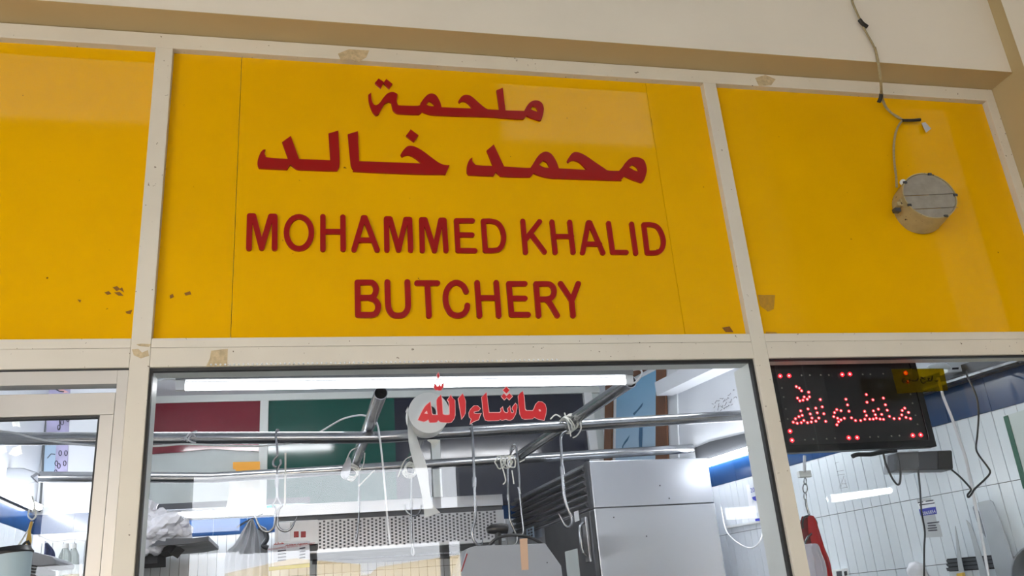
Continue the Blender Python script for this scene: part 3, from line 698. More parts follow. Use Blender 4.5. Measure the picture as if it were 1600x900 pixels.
def rope(label, c, ax, r, turns, spread, tails, m='rope', rad=.0036):
    t = empty('rope_tie', label, 'rope', 'rope ties on the meat rail')
    ax = V(ax).normalized(); u = ax.cross(V((0, 0, 1))).normalized(); v = ax.cross(u); c = V(c); rnd = random.Random(int(c.x*1000)+7)
    for k in range(turns):
        o = c+ax*(spread*(k/(max(1, turns-1))-.5)); tilt = rnd.uniform(-.35, .35)
        pts = [o+(u*math.cos(a)+v*math.sin(a))*(r*.62+rad*.8+rnd.uniform(0, .007))+ax*(tilt*r*1.3*math.cos(a)+rnd.uniform(-.004, .004)) for a in [2*math.pi*j/14 for j in range(15)]]
        tb('loop', pts, rad, m, t, seg=6, n=2)
    for L in tails: tb('tail', L, rad*.9, m, t, seg=6, n=4)
    return t
jB = V((pB0.x+(pB1.x-pB0.x)*((Y1-pB0.y)/(pB1.y-pB0.y)), Y1, zr+RR))
rope('white rope knotted where the slanting pipe crosses the near cross pipe', P(890, 662, Y1-.02), (.6, .3, .35), .05, 5, .05, [[P(903, 650, Y1-.04), P(908, 668, Y1-.05), P(902, 680, Y1-.04), P(895, 684, Y1-.04)], [P(882, 645, Y1-.04), P(889, 668, Y1-.05), P(892, 682, Y1-.045)], [P(860, 655, Y1), P(868, 648, Y1), P(876, 652, Y1)]])
rope('white rope tied around the lower end of the slanting pipe', P(790, 722, Y2-.2), (-.6, .6, .1), .04, 5, .08, [[P(785, 730, Y2-.3), P(790, 750, Y2-.3), P(786, 757, Y2-.3)], [P(812, 722, Y2-.2), P(820, 718, Y2-.2)], [P(800, 735, Y2-.3), P(803, 756, Y2-.3)]])
rope('white rope coiled around the pipe below the paper roll', P(641, 735, Y2-.15), (0, 1, 0), .04, 6, .12, [[P(658, 712, Y2-.35), P(662, 722, Y2-.35), P(655, 730, Y2-.3)], [P(622, 745, Y2-.2), P(632, 720, Y2-.25), P(645, 712, Y2-.3)]])
rope('white plastic cord wrapped around the left pointing pipe at the rear cross pipe', P(549, 738, Y2-.15), (0, 1, 0), .042, 5, .14, [[P(541, 720, Y2-.3), P(548, 705, Y2-.4), P(557, 700, Y2-.4)], [P(570, 708, Y2-.4), P(568, 725, Y2-.3), P(562, 735, Y2-.3)], [P(585, 735, Y2-.2), P(560, 760, Y2-.2)]])
tas = empty('string_tassel', 'short bunch of frayed white string ends right below the paper roll', 'string')
for i in range(6):
    tb('strand', [P(668, 688, Y1-.1), P(674+i*1.2, 692-i*.9, Y1-.1), P(678+i*1.9, 701-i*2.4, Y1-.1)], .0032, 'rope', tas, seg=5, n=3)
bagw = empty('plastic_wrap', 'small white plastic wrap caught on the left pointing pipe', 'bag')
q = BM(); prism(q, smooth([P(533, 741, Y2-.22), P(535, 730, Y2-.25), P(541, 719, Y2-.28), P(546, 714, Y2-.28), P(549, 726, Y2-.27), P(545, 744, Y2-.25), P(539, 747, Y2-.22)], 3, True), (0, .05, .0)); obj('sheet', q, 'plastic_bag', bagw, sm=True)

# hooks
GH = 'steel meat hooks'
def hook(label, Y, upper, lower, collar, r=.0052, extra=()):
    h = empty('meat_hook', label, 'hook', GH)
    up = smooth([P(x, y, Y) for x, y in upper], 6); lo = smooth([P(x, y, Y) for x, y in lower], 6); N = len(lo)
    q = BM(); tube(q, up, r, 10); obj('shank', q, 'steel', h, sm=True)
    q = BM(); tube(q, lo, [r if i < N*.75 else r*max(.12, 1-(i-N*.75)/(N*.25)) for i in range(N)], 10); obj('hook_point', q, 'steel', h, sm=True)
    if collar:
        (x0, y0), (x1, y1) = collar; q = BM(); tube(q, [P(x0, y0, Y), P(x1, y1, Y)], r*1.6, 14); obj('collar', q, 'steel', h, sm=True)
    for L in extra:
        e = smooth([P(x, y, Y) for x, y in L], 6); q = BM(); tube(q, e, r, 10); obj('hook_point', q, 'steel', h, sm=True)
    return h
yf = Y1-RR-.007
hook('double-pronged steel hook on the cross pipe in front of the green panel', yf, [(436, 674), (433, 672), (431, 680), (433, 700), (433, 712), (430, 716), (427, 722), (428, 728), (432, 730)], [(436, 794), (434, 806), (434, 820), (438, 827), (446, 830), (454, 826), (460, 816), (465, 805)], ((433, 748), (432, 760)), .005,
     [[(438, 718), (439, 724), (435, 731), (433, 740), (433, 750)], [(433, 758), (432, 778), (426, 790), (430, 796), (429, 820), (424, 828), (417, 831), (409, 827), (403, 818), (398, 805)], [(433, 760), (434, 778), (440, 790), (436, 795)]])
hook('long steel hook hanging alone right of the paper roll', yf, [(735, 664), (737, 666), (739, 690), (740, 720), (741, 747)], [(741, 758), (742, 780), (743, 800), (742, 815), (738, 830), (739, 841), (743, 848), (748, 852), (753, 850), (755, 838)], ((741, 746), (741, 761)), .006)
hook('short bent steel hook in front of the fridge louvres', yf, [(886, 674), (880, 677), (876, 684), (877, 705), (878, 732)], [(878, 740), (880, 760), (882, 778), (887, 795), (893, 808), (893, 818), (888, 824), (882, 820), (876, 808), (871, 800)], ((878, 729), (879, 741)), .0066)
hook('steel hook over the slanting pipe, left of a close pair', 4.62, [(803, 700), (798, 708), (794, 725), (793, 741), (794, 774)], [(795, 780), (796, 800), (797, 812), (802, 825), (808, 838), (807, 848), (802, 850)], ((794, 773), (795, 782)), .0058)
hook('steel hook over the slanting pipe, right of a close pair', 4.56, [(798, 706), (799, 698), (805, 695), (808, 710), (811, 745), (812, 762)], [(812, 770), (815, 800), (817, 818), (818, 832), (812, 836)], ((811, 761), (813, 772)), .006)
hook('thin steel hook with a small end loop below the paper roll', Y2-RR-.006, [(646, 738), (644, 736), (643, 760), (643, 790)], [(643, 790), (643, 815), (644, 845), (647, 862), (645, 868), (643, 860), (645, 848)], ((643, 785), (643, 793)), .0052, [[(632, 788), (635, 799), (645, 806), (655, 802), (659, 789)]])
hook('thin straight steel hook left of the rope-wrapped pipe end', Y2-RR-.006, [(563, 738), (561, 736), (561, 760), (561, 778)], [(561, 785), (561, 805), (560, 820), (558, 838), (557, 846)], ((561, 776), (561, 787)), .0048)
cord = tb('cotton_string', [P(446, 708, 3.9), P(446, 730, 3.9), P(445, 790, 3.9)], .0042, 'rope', n=3); tag(cord, 'short white cord hanging beside the double hook', 'cord')
wc = tb('white_cable', [P(400, 697, 3.95), P(470, 690, 3.98), P(505, 672, 3.98), P(535, 655, 3.95), P(560, 649, 3.9), P(573, 650, 3.88), P(582, 652, 3.86), P(588, 660, 3.8), P(592, 675, 3.78), P(597, 715, 3.78), P(602, 770, 3.8), P(606, 820, 3.8), P(609, 850, 3.8)], .0042, 'white_cable')
tag(wc, 'thin white cable looping over the left pointing pipe and hanging down', 'cable')
wc = tb('white_cable', [P(-20, 672, 3.79), P(20, 676, 3.79), P(60, 686, 3.79), P(100, 692, 3.79), P(160, 697, 3.79), P(240, 697, 3.79), P(290, 694, 3.79), P(340, 696, 3.79), P(404, 697, 3.79)], .0042, 'white_cable'); tag(wc, 'thin white cable sagging along the cross pipe at the left', 'cable')
tape = empty('clear_tape', 'scrap of clear plastic tape wrapped on the cross pipe left of the double hook', 'tape')
for L in ([(288, 688), (295, 678), (308, 674)], [(292, 690), (300, 678), (305, 683)], [(290, 684), (298, 690), (306, 692)]): tb('strip', [P(x, y, Y1-RR-.006) for x, y in L], .004, 'plastic_bag', tape, n=3)

# paper roll
pr = empty('paper_roll', 'white paper roll threaded on a pipe with its loose end hanging down', 'paper roll')
ry = pC0.y-.05; rc = P(668, 646, ry); rc = V((pC0.x, ry, za+.0)); RO = .088; RI = .029
rc.z = za-.005; q = BM(); ringpipe(q, rc, rc+V((0, .11, 0)), RO, RI, 48); obj('roll', q, 'paper', pr, sm=True)
q = BM(); ringpipe(q, rc+V((0, -.002, 0)), rc+V((0, .112, 0)), RI+.0005, RI-.001, 32); obj('core', q, 'dark_metal', pr, sm=True)
q = BM()
Lp = smooth([rc+V((-RO-.001, .0, .03)), P(637, 672, ry), P(640, 700, ry), P(648, 730, ry+.02), P(655, 755, ry+.02), P(661, 785, ry+.03), P(663, 809, ry+.03)], 5)
Rp = smooth([rc+V((-RO-.001, .10, .03)), P(646, 668, ry+.09), P(657, 700, ry+.08), P(668, 732, ry+.05), P(670, 755, ry+.05), P(675, 785, ry+.06), P(688, 801, ry+.08)], 5)
Lv = [q.verts.new(p) for p in Lp]; Rv = [q.verts.new(p) for p in Rp]
for i in range(len(Lv)-1): q.faces.new((Lv[i], Rv[i], Rv[i+1], Lv[i+1]))
bmesh.ops.solidify(q, geom=q.faces[:], thickness=.0008); obj('loose_end', q, 'paper', pr, sm=True)

# ================================================================= HOOD WITH PERFORATED PANEL
hd = empty('exhaust_hood', 'long stainless hood with perforated front panel on the back wall', 'hood')
HY = 5.0; hx0, hx1 = P(430, 793, HY).x, P(785, 772, HY).x; hz1 = P(600, 781, HY).z; hzm = P(600, 803, HY).z; hz0 = P(600, 854, HY).z
bx('top_box', (hx0, HY, hzm+.012), (hx1, YB-.06, hz1), 'steel_dull', hd, .003)
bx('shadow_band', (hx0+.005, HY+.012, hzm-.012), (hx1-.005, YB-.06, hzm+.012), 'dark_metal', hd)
bx('back_box', (hx0+.01, HY+.03, hz0), (hx1-.01, YB-.06, hzm-.012), 'dark_metal', hd)
bx('panel_rim', (hx0, HY+.004, hz0-.012), (hx1, HY+.03, hz0), 'steel_dull', hd, .002)
px0 = P(497, 830, HY).x; px1 = P(777, 820, HY).x
bx('panel_rim', (px1, HY+.004, hz0), (hx1, HY+.022, hzm-.012), 'steel_dull', hd); bx('control_plate', (hx0, HY-.006, hz0+.035), (px0, HY+.03, hzm-.012), 'steel_dull', hd, .002)
# perforated sheet: staggered slots left open between cells
q = BM(); nx, nz = 46, 9; cw = (px1-px0)/nx; ch = (hzm-.014-hz0)/nz
for i in range(nx):
    for j in range(nz+1):
        sft = (.5 if i % 2 else 0)
        zc = hz0+ch*(j+sft); xc = px0+cw*(i+.5)
        z0_, z1_ = max(hz0, zc-ch/2), min(hzm-.014, zc+ch/2)
        if z1_-z0_ < ch*.6: 
            if z1_-z0_ > 1e-4:
                v = [q.verts.new(p) for p in ((xc-cw/2, HY+.004, z0_), (xc+cw/2, HY+.004, z0_), (xc+cw/2, HY+.004, z1_), (xc-cw/2, HY+.004, z1_))]; q.faces.new(v)
            continue
        o_ = [q.verts.new(p) for p in ((xc-cw/2, HY+.004, z0_), (xc+cw/2, HY+.004, z0_), (xc+cw/2, HY+.004, z1_), (xc-cw/2, HY+.004, z1_))]
        hw_, hh = cw*.27, ch*.30
        i_ = [q.verts.new(p) for p in ((xc-hw_, HY+.004, zc-hh), (xc+hw_, HY+.004, zc-hh), (xc+hw_, HY+.004, zc+hh), (xc-hw_, HY+.004, zc+hh))]
        for k in range(4): q.faces.new((o_[k], o_[(k+1) % 4], i_[(k+1) % 4], i_[k]))
obj('perforated_sheet', q, 'steel_dull', hd, kind='stuff', label='perforated steel sheet with staggered slots')
for x in (463, 474):
    c = P(x, 835, HY-.008); b_ = bx('switch', (c.x-.013, HY-.014, c.z-.016), (c.x+.013, HY-.006, c.z+.016), 'socket_red', hd, .002, label='dark red rocker switch')
bx('paper_note', (P(435, 840, HY).x, HY-.009, P(440, 846, HY).z), (P(453, 820, HY).x, HY-.0065, P(440, 817, HY).z), 'label_white', hd)
# notice with red writing
nb = empty('notice_sheet', 'grey notice sheet with red Arabic and English writing below the hood switches', 'notice')
NY = HY-.03; n0, n1 = P(425, 880, NY), P(483, 850, NY)
c_ = [P(426, 852, NY), P(483, 844, NY), P(485, 880, NY), P(428, 886, NY)]
q = BM(); prism(q, c_, (0, .004, 0)); obj('sheet', q, 'label_paper', nb)
q = BM(); prism(q, [P(420, 886, NY), P(484, 879, NY), P(484, 886, NY), P(420, 892, NY)], (0, .004, 0)); obj('lower_strip', q, 'olive', nb)
def mini(L, H, ox, oy, sc, x0, y0, s):
    f = lambda l: [P(x0+x*s, y0+y*s-x*s*.12, NY-.001) for x, y in l]
    q = BM(); prism(q, f(L), (0, .0006, 0), [f(h) for h in H]); obj('arabic_word', q, 'ink_red', nb)
mini(A3, [], 0, 0, 0, 427, 847, .012); mini(A2, [], 0, 0, 0, 425, 847, .0125); mini(A4, A4H, 0, 0, 0, 444.5, 848.5, .0115); mini(A1, A1H, 0, 0, 0, 463, 847, .0115)
uxn = (c_[1]-c_[0]).normalized()
text_mesh('MOHAMMED KHALID BUTCHERY', .0165, 'ink_red', nb, P(455.5, 855.5, NY-.001), uxn, (0, 0, 1))
q = BM()
for k in range(4):
    for j in range(2): tube(q, [P(434+j*34, 861+k*5-j*4, NY-.001), P(447+j*30, 859.5+k*5-j*4, NY-.001)], .0035, 4)
obj('small_print', q, 'ink', nb, label='illegible rows of small print')

# ================================================================= FRIDGE
fg = empty('steel_fridge', 'tall stainless refrigerator against the right wall with louvred top', 'refrigerator')
FX0, FX1, FY0, FY1 = P(917, 720, 4.15).x, P(1113, 716, 4.15).x, 4.15, 5.45; FZ = P(1000, 717, 4.15).z; FS = P(1010, 789.5, 4.15).z
tw = .02
def fbox(name, z0, z1, m, x0=FX0, y0=FY0): return bx(name, (x0, y0, z0), (FX1, FY1, z1), m, fg, .003)
fbox('upper_body', FS+.0015, FZ, 'steel_side', FX0+.012); fbox('lower_body', .1, FS-.0015, 'steel_side', FX0+.012)
bx('louvre_frame', (FX0, FY0+.002, FS), (FX0+.012, FY0+.045, FZ), 'dark_metal', fg)
nl = 6; lh = (FZ-FS-.02)/nl
for k in range(nl):
    z = FS+.012+lh*k; q = BM()
    pr_ = [(FX0-.004, z), (FX0-.016, z+lh*.28), (FX0-.013, z+lh*.5), (FX0+.012, z+lh*.78), (FX0+.012, z)]
    a_ = [V((x, FY0+.046, zz)) for x, zz in pr_]; prism(q, a_, (0, FY1-FY0-.05, 0)); obj('louvre', q, 'dark_metal', fg)
bx('door', (FX0-.012, FY0+.012, .16), (FX0+.012, (FY0+FY1)/2+.05, FS-.012), 'dark_metal', fg, .003)
hdl = bx('handle_plate', (FX0-.03, FY0+.03, 1.82), (FX0-.012, FY0+.085, 2.035), 'steel', fg, .003)
tb('handle', [(FX0-.035, FY0+.05, 1.85), (FX0-.055, FY0+.05, 1.88), (FX0-.055, FY0+.05, 1.98), (FX0-.035, FY0+.05, 2.01)], .008, 'steel', hdl)
bx('window', (FX0-.0145, FY0+.22, 1.6), (FX0-.012, FY0+.40, 1.9), 'board_grey', fg)
s0 = PX(848, 840, FX0-.014); bx('energy_label', (FX0-.0145, s0.y-.07, s0.z-.0), (FX0-.012, s0.y+.07, s0.z+.06), 'blue_pale', fg, label='small blue sticker')
q = BM()
for k in range(3):
    for j in range(2): box(q, (FX0-.0155, s0.y-.045+j*.05, s0.z+.008+k*.017), (FX0-.0145, s0.y-.012+j*.05, s0.z+.018+k*.017))
obj('label_print', q, 'ink', fg)
s1 = PX(905, 808, FX0-.014); bx('white_tag', (FX0-.0145, s1.y-.03, s1.z-.02), (FX0-.012, s1.y+.03, s1.z+.03), 'label_white', fg)
q = BM(); tube(q, [(FX0+.02, FY0-.002, FS), (FX1-.004, FY0-.002, FS)], .0012, 4); obj('seam', q, 'dark_void', fg)
for (x, y) in ((960, 808), (1035, 757), (1050, 777), (1013, 837)):
    c = P(x, y, FY0-.001); q = BM(); bmesh.ops.create_icosphere(q, subdivisions=1, radius=.004, matrix=Matrix.Translation(c)); obj('rivet', q, 'dark_void', fg)

_rot = Matrix.Translation((FX0, FY0, 0)) @ Matrix.Rotation(math.radians(4.5), 4, 'Z') @ Matrix.Translation((-FX0, -FY0, 0))
for c in fg.children_recursive: c.data.transform(_rot)
# ================================================================= BONE SAW HOUSING
sw = empty('bone_saw', 'grey painted bone saw head with clipped corners and a black knob on top', 'machine')
SY0 = 3.4
L = [P(730, 857, SY0), P(742, 853, SY0), P(852, 849, SY0), P(877, 884, SY0), P(884, 940, SY0), P(708, 940, SY0), P(716, 893, SY0)]
q = BM(); prism(q, L, (0, .16, 0)); obj('housing', q, 'grey_paint', sw, bevel=.003)
bx('foot_column', (P(730, 940, SY0).x, SY0+.03, .0), (P(860, 940, SY0).x, SY0+.15, P(800, 938, SY0).z), 'grey_paint', sw)
q = BM(); tube(q, [P(721, 893, SY0-.002), P(730, 865, SY0-.002)], .0022, 5); obj('red_stripe', q, 'red_letter', sw)
kb = P(777, 830, SY0+.1)
tb('knob', [P(761, 829, SY0+.1), P(768, 827, SY0+.1), P(784, 826, SY0+.1), P(793, 827, SY0+.1)], [.012, .02, .021, .019], 'black_plastic', sw, seg=14, n=1)
tb('knob_stem', [P(778, 830, SY0+.1), P(779, 856, SY0+.1)], .014, 'black_plastic', sw, n=1)
tb('cable', [P(760, 858, SY0+.05), P(775, 842, SY0+.04), P(800, 836, SY0+.03), P(830, 841, SY0+.03), P(853, 853, SY0+.05)], .006, 'black_cable', sw)
q = BM(); prism(q, [P(812, 842, SY0-.002), P(824, 841, SY0-.002), P(826, 890, SY0-.002), P(815, 891, SY0-.002)], (0, .0015, 0)); obj('tape_strip', q, 'skin_tag', sw)
q = BM(); bmesh.ops.create_icosphere(q, subdivisions=1, radius=.0025, matrix=Matrix.Translation(P(855, 879, SY0-.001))); obj('screw', q, 'dark_void', sw)

# ================================================================= RIGHT WALL THINGS
def wq(name, px, off, m, parent, th=.003):
    q = BM(); prism(q, [PW(x, y, off) for x, y in px], wn*th); return obj(name, q, m, parent)
ps = empty('framed_poster', 'pale blue print with dark streaks between brown wooden boards on the upper right wall', 'poster')
o_ = wq('print', [(964, 610), (1026, 578), (1025, 722), (962, 722)], .012, 'poster_print', ps)
ctr = PW(995, 650, .012)
for vtx in o_.data.vertices: vtx.co -= ctr
o_.location = ctr
wq('border', [(960, 608), (1028, 573), (1027, 722), (959, 722)], .008, 'label_white', ps)
wq('side_board', [(948, 614), (959, 608), (957, 730), (946, 730)], .006, 'wood', ps, .014); wq('side_board', [(1028, 560), (1040, 552), (1046, 722), (1027, 722)], .006, 'wood', ps, .014)
wq('top_board', [(948, 612), (948, 603), (1040, 552), (1040, 563)], .006, 'wood', ps, .012)
m_ = mat('streak', (62, 110, 150), .5)
for L in ([(989, 646), (996, 640), (1002, 632), (1005, 629), (1003, 635), (996, 643), (991, 649)], [(999, 668), (1004, 668), (1004, 680), (1003, 703), (999, 703), (998, 685)], [(972, 698), (976, 690), (984, 680), (981, 688), (974, 697), (973, 705)]): wq('streak', L, .0165, 'streak', ps, .001)
# vertical pipe chase / grey strips by the corner
q = BM(); prism(q, [PW(1046, 540), PW(1058, 540), PW(1062, 715), PW(1050, 715)], wn*.01); obj('corner_strip', q, 'ceiling_paint', wall_right)
q = BM(); prism(q, [PW(1085, 700, .002), PW(1110, 690, .002), PW(1168, 676, .002), PW(1172, 706, .002), PW(1112, 728, .002), PW(1088, 716, .002)], wn*.002); obj('dark_patch', q, 'dark_metal', wall_right)  # flat dark grey patch on the right wall
# handwriting on wall
q = BM(); rnd = random.Random(3)
for row in range(4):
    x = 1112+row*1.5
    while x < 1151-(row % 2)*8:
        y0 = 632+row*6-(x-1113)*.62
        L = [PW(x+1.6*k+rnd.uniform(-1.5, 1.5), y0-k+rnd.uniform(-2.6, 2.6), .002) for k in range(rnd.randint(2, 4))]
        tube(q, L, .0013, 4); x += rnd.uniform(4.5, 8)
obj('handwriting', q, 'ink', wall_right, kind='stuff')
q = BM()
for L in ([(1308, 743), (1312, 742), (1320, 741), (1318, 746)], [(1312, 746), (1316, 750), (1311, 764)], [(1319, 744), (1316, 755), (1314, 764)], [(1320, 748), (1322, 757), (1324, 762)], [(1316, 756), (1323, 756)], [(1315, 763), (1325, 761)], [(1303, 724), (1311, 722)], [(1307, 737), (1319, 735)]):
    tube(q, [PW(x, y, .007) for x, y in L], .0022, 4)
obj('handwriting', q, 'ink', wall_right, kind='stuff')
wq('tape_patch', [(1310, 772), (1332, 768), (1332, 784), (1312, 787)], .006, 'label_paper', wall_right, .001)
# blue number sticker on wall
bl = empty('wall_label', 'paper label with a blue number block stuck on the white tiles', 'label')
f8 = lambda x, y: (1420+x/11.25, 770+y/11.25)
wq('sheet', [f8(140, 110), f8(440, 80), f8(600, 770), f8(290, 790)], .008, 'label_paper', bl, .001)
wq('upper_print', [f8(150, 165), f8(445, 125), f8(470, 240), f8(180, 290)], .0095, 'label_white', bl, .0008)
wq('blue_block', [f8(180, 290), f8(470, 245), f8(495, 370), f8(215, 410)], .0098, 'label_blue', bl, .001)
o0, o1 = PW(*f8(245, 392), .0118), PW(*f8(490, 350), .0118)
text_mesh('2065854', (o1-o0).length*.27, 'label_white', bl, o0, o1-o0, (0, 0, 1), align='LEFT')
q = BM()
for (x0, y0, x1, y1) in ((160, 175, 250, 160), (300, 150, 430, 130), (185, 215, 450, 178), (330, 535, 530, 510), (340, 580, 470, 572), (335, 625, 490, 610), (345, 665, 495, 655)):
    tube(q, [PW(*f8(x0, y0), .011), PW(*f8(x1, y1), .011)], .0022, 4)
obj('small_print', q, 'ink', bl, label='illegible rows of print')
# left, behind fridge: wall print, white shelf, cable
wp_ = empty('wall_print', 'white sheet with blue digits on tiles right of the fridge', 'label')
wq('sheet', [(1166, 758), (1185, 754), (1190, 800), (1172, 803)], .008, 'label_white', wp_, .001)
o0 = PW(1173, 770, .01); text_mesh('201', .035, 'label_blue', wp_, o0, wd_*-1, (0, 0, 1), align='LEFT')
wq('blue_mark', [(1175, 777), (1181, 775), (1182, 783), (1177, 781)], .01, 'label_blue', wp_, .001); wq('blue_mark', [(1180, 811), (1189, 809), (1189, 814), (1181, 816)], .01, 'label_blue', wp_, .001)
wsf = wq('wall_strip', [(1137, 822), (1188, 814), (1188, 817), (1138, 826)], .008, 'white_plastic', None, .02); tag(wsf, 'narrow white plastic strip on the tiles right of the fridge', 'strip')
wc = tb('white_cable', [PW(1126, 786, -.002), PW(1133, 825, .04), PW(1146, 843, .06), PW(1165, 855, .06), PW(1178, 855, .06), PW(1188, 845, .04), PW(1192, 830, -.002)], .0042, 'white_cable'); tag(wc, 'white cable drooping from the fridge side to the wall', 'cable')
# chain, red apron, white bag
AY = 3.05
chn = empty('hanging_chain', 'short steel chain with a long hook holding the red apron', 'chain')
for k, y in enumerate((736, 744, 752)):
    pass
tb('strap', [P(1257, 712, AY), P(1257, 738, AY)], .006, 'plastic_bag', chn, n=1)
bx('white_block', P(1250, 746, AY), P(1263, 736, AY+.02), 'white_plastic', chn, .003)
for y, ry_, dd in ((752, 5.5, 0), (763, 7.5, .5), (775, 6, 0)):
    q = BM(); pts = [P(1258+3.4*math.cos(a)*(1 if dd else .55), y+ry_*math.sin(a), AY+.006*math.cos(a)*(1-dd)) for a in [2*math.pi*j/16 for j in range(17)]]; tube(q, pts, .0022, 6, cap=False); obj('link', q, 'steel', chn, sm=True)
tb('long_hook', [P(1259, 780, AY), P(1260, 790, AY), P(1264, 803, AY), P(1264, 806, AY), P(1270, 808, AY+.01), P(1276, 818, AY+.01), P(1272, 830, AY), P(1262, 840, AY), P(1258, 850, AY), P(1261, 855, AY)], .0045, 'steel', chn)
ap = empty('red_apron', 'folded red apron hanging from a chain hook behind the right window', 'apron')
def cloth(name, L, R_, m, parent, folds=3, amp=.012, th=.003, n=18, Yoff=0):
    """hanging cloth between two edge polylines (3-D points), pleated between them"""
    L, R_ = smooth(L, 6), smooth(R_, 6); N = min(len(L), len(R_)); q = BM(); G = []
    for i in range(N):
        a = L[int(i*(len(L)-1)/(N-1))]; b = R_[int(i*(len(R_)-1)/(N-1))]; row = []
        for j in range(n+1):
            s = j/n; p = a.lerp(b, s); wv = math.sin(s*math.pi*2*folds+i*.12)*amp*min(1, i/4+.2)
            row.append(q.verts.new(p+V((0, wv-.02*math.sin(math.pi*s)+Yoff, 0))))
        G.append(row)
    for i in range(N-1):
        for j in range(n): q.faces.new((G[i][j], G[i][j+1], G[i+1][j+1], G[i+1][j]))
    bmesh.ops.solidify(q, geom=q.faces[:], thickness=th); return obj(name, q, m, parent, sm=True)
cloth('fold', [P(1262, 806, AY), P(1264, 830, AY), P(1270, 860, AY), P(1276, 890, AY), P(1280, 930, AY)], [P(1270, 808, AY), P(1279, 828, AY), P(1290, 855, AY), P(1299, 880, AY), P(1306, 930, AY)], 'red_fabric', ap, 1, .008)
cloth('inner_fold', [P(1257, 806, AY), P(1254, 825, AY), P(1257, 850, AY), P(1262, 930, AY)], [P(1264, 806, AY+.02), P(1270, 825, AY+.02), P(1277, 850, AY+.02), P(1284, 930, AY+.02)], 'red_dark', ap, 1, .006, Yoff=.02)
tb('tie_loop', [P(1266, 806, AY), P(1257, 808, AY), P(1254, 818, AY), P(1255, 826, AY)], .0035, 'black_cable', ap)
wb = empty('white_bag', 'thin white plastic bag hanging in front of the red apron', 'bag')
cloth('bag', [P(1258, 850, AY-.04), P(1258, 862, AY-.04), P(1264, 890, AY-.05), P(1266, 940, AY-.05)], [P(1277, 850, AY-.04), P(1281, 862, AY-.04), P(1291, 888, AY-.05), P(1295, 940, AY-.05)], 'bag_white', wb, 3, .012)
# small white timer low down
tm = empty('wall_timer', 'small white device with dark display at the bottom beside the red apron', 'device')
c = PW(1317, 898, .03); wq('case', [(1305, 890), (1325, 888), (1328, 915), (1308, 918)], .006, 'white_plastic', tm, .025); wq('display', [(1307, 893), (1315, 892), (1316, 906), (1309, 907)], .033, 'dark_metal', tm, .002); wq('button', [(1319, 893), (1323, 892), (1324, 899), (1320, 900)], .033, 'black_plastic', tm, .002)
# adapter box under LED sign with cables
ad = empty('power_supply', 'dark power supply box wrapped in clear tape below the light sign', 'device')
AYY = 2.66
q = BM(); quadslab(q, [P(1402, 735, AYY), P(1402, 707, AYY), P(1487, 703, AYY), P(1489, 734, AYY)], (0, .06, 0)); obj('case', q, 'psu', ad, bevel=.004)
q = BM(); quadslab(q, [P(1398, 737, AYY-.003), P(1398, 706, AYY-.003), P(1436, 704, AYY-.003), P(1437, 737, AYY-.003)], (0, .066, 0)); obj('tape_wrap', q, 'clear_film', ad, bevel=.004)
q = BM(); quadslab(q, [P(1466, 733, AYY-.004), P(1466, 704, AYY-.004), P(1488, 704, AYY-.004), P(1490, 733, AYY-.004)], (0, .068, 0)); obj('end_cap', q, 'black_plastic', ad, bevel=.004)
tb('bracket', [P(1332, 713, AYY), P(1340, 710, AYY), P(1360, 710, AYY), P(1380, 706, AYY), P(1400, 704, AYY)], .008, 'dark_metal', ad, n=2)
tb('cable', [P(1380, 708, AYY), P(1384, 725, AYY), P(1394, 747, AYY), P(1402, 757, AYY), P(1406, 754, AYY), P(1407, 742, AYY), P(1406, 725, AYY), P(1402, 708, AYY)], .0036, 'black_cable', ad)
tb('cable', [P(1482, 724, AYY), P(1485, 732, AYY+.02), P(1500, 745, AYY), P(1514, 760, AYY), P(1517, 766, AYY), P(1512, 773, AYY), P(1513, 777, AYY), P(1518, 772, AYY), P(1524, 763, AYY), P(1540, 748, AYY), P(1547, 738, AYY), P(1542, 728, AYY), P(1530, 712, AYY), P(1525, 700, AYY), P(1527, 680, AYY), P(1529, 650, AYY), P(1527, 625, AYY), P(1520, 605, AYY), P(1512, 590, AYY+.05), P(1510, 580, AYY+.1)], .0034, 'black_cable', ad)
tb('cable', [P(1434, 731, AYY), P(1436, 750, AYY+.1), P(1438, 770, AYY+.2), P(1440, 800, AYY+.35), P(1445, 830, AYY+.35), P(1444, 860, AYY+.35), P(1444, 925, AYY+.35)], .0034, 'black_cable', ad)
# white conduit and strip
cdt = tb('cable_conduit', [P(1466, 590, 2.8), P(1474, 620, 2.8), P(1488, 655, 2.8), P(1500, 690, 2.8), P(1510, 720, 2.8), P(1520, 770, 2.82), P(1536, 850, 2.85), P(1548, 920, 2.85)], .0055, 'plastic_bag'); tag(cdt, 'slanting pale plastic conduit left of the black cable', 'conduit')
pw_ = empty('power_strip', 'white multi-socket strip under the ceiling above the black cable', 'socket')
SYp = 2.85
q = BM(); quadslab(q, [P(1481, 582, SYp), P(1481, 566, SYp), P(1540, 563, SYp), P(1545, 578, SYp)], (0, .05, 0)); obj('body', q, 'white_plastic', pw_, bevel=.003)
for x in (1493, 1513, 1534):
    wd2 = 9 if x == 1513 else 5
    q = BM(); quadslab(q, [P(x-wd2, 577.5-(x-1493)*.04, SYp-.001), P(x-wd2, 574.5-(x-1493)*.04, SYp-.001), P(x+wd2, 574-(x-1493)*.04, SYp-.001), P(x+wd2, 577-(x-1493)*.04, SYp-.001)], (0, .004, 0)); obj('slot', q, 'dark_void', pw_)
lb = empty('ceiling_socket', 'white oval lamp holder left of the white multi-socket strip', 'lamp holder')
tb('body', [P(1450, 575, 2.75), P(1457, 573, 2.75), P(1475, 572, 2.75), P(1484, 575, 2.75)], [.006, .012, .013, .007], 'white_plastic', lb, seg=14, n=3); tb('flex', [P(1461, 560, 2.75), P(1461, 572, 2.75)], .004, 'white_cable', lb, n=1)
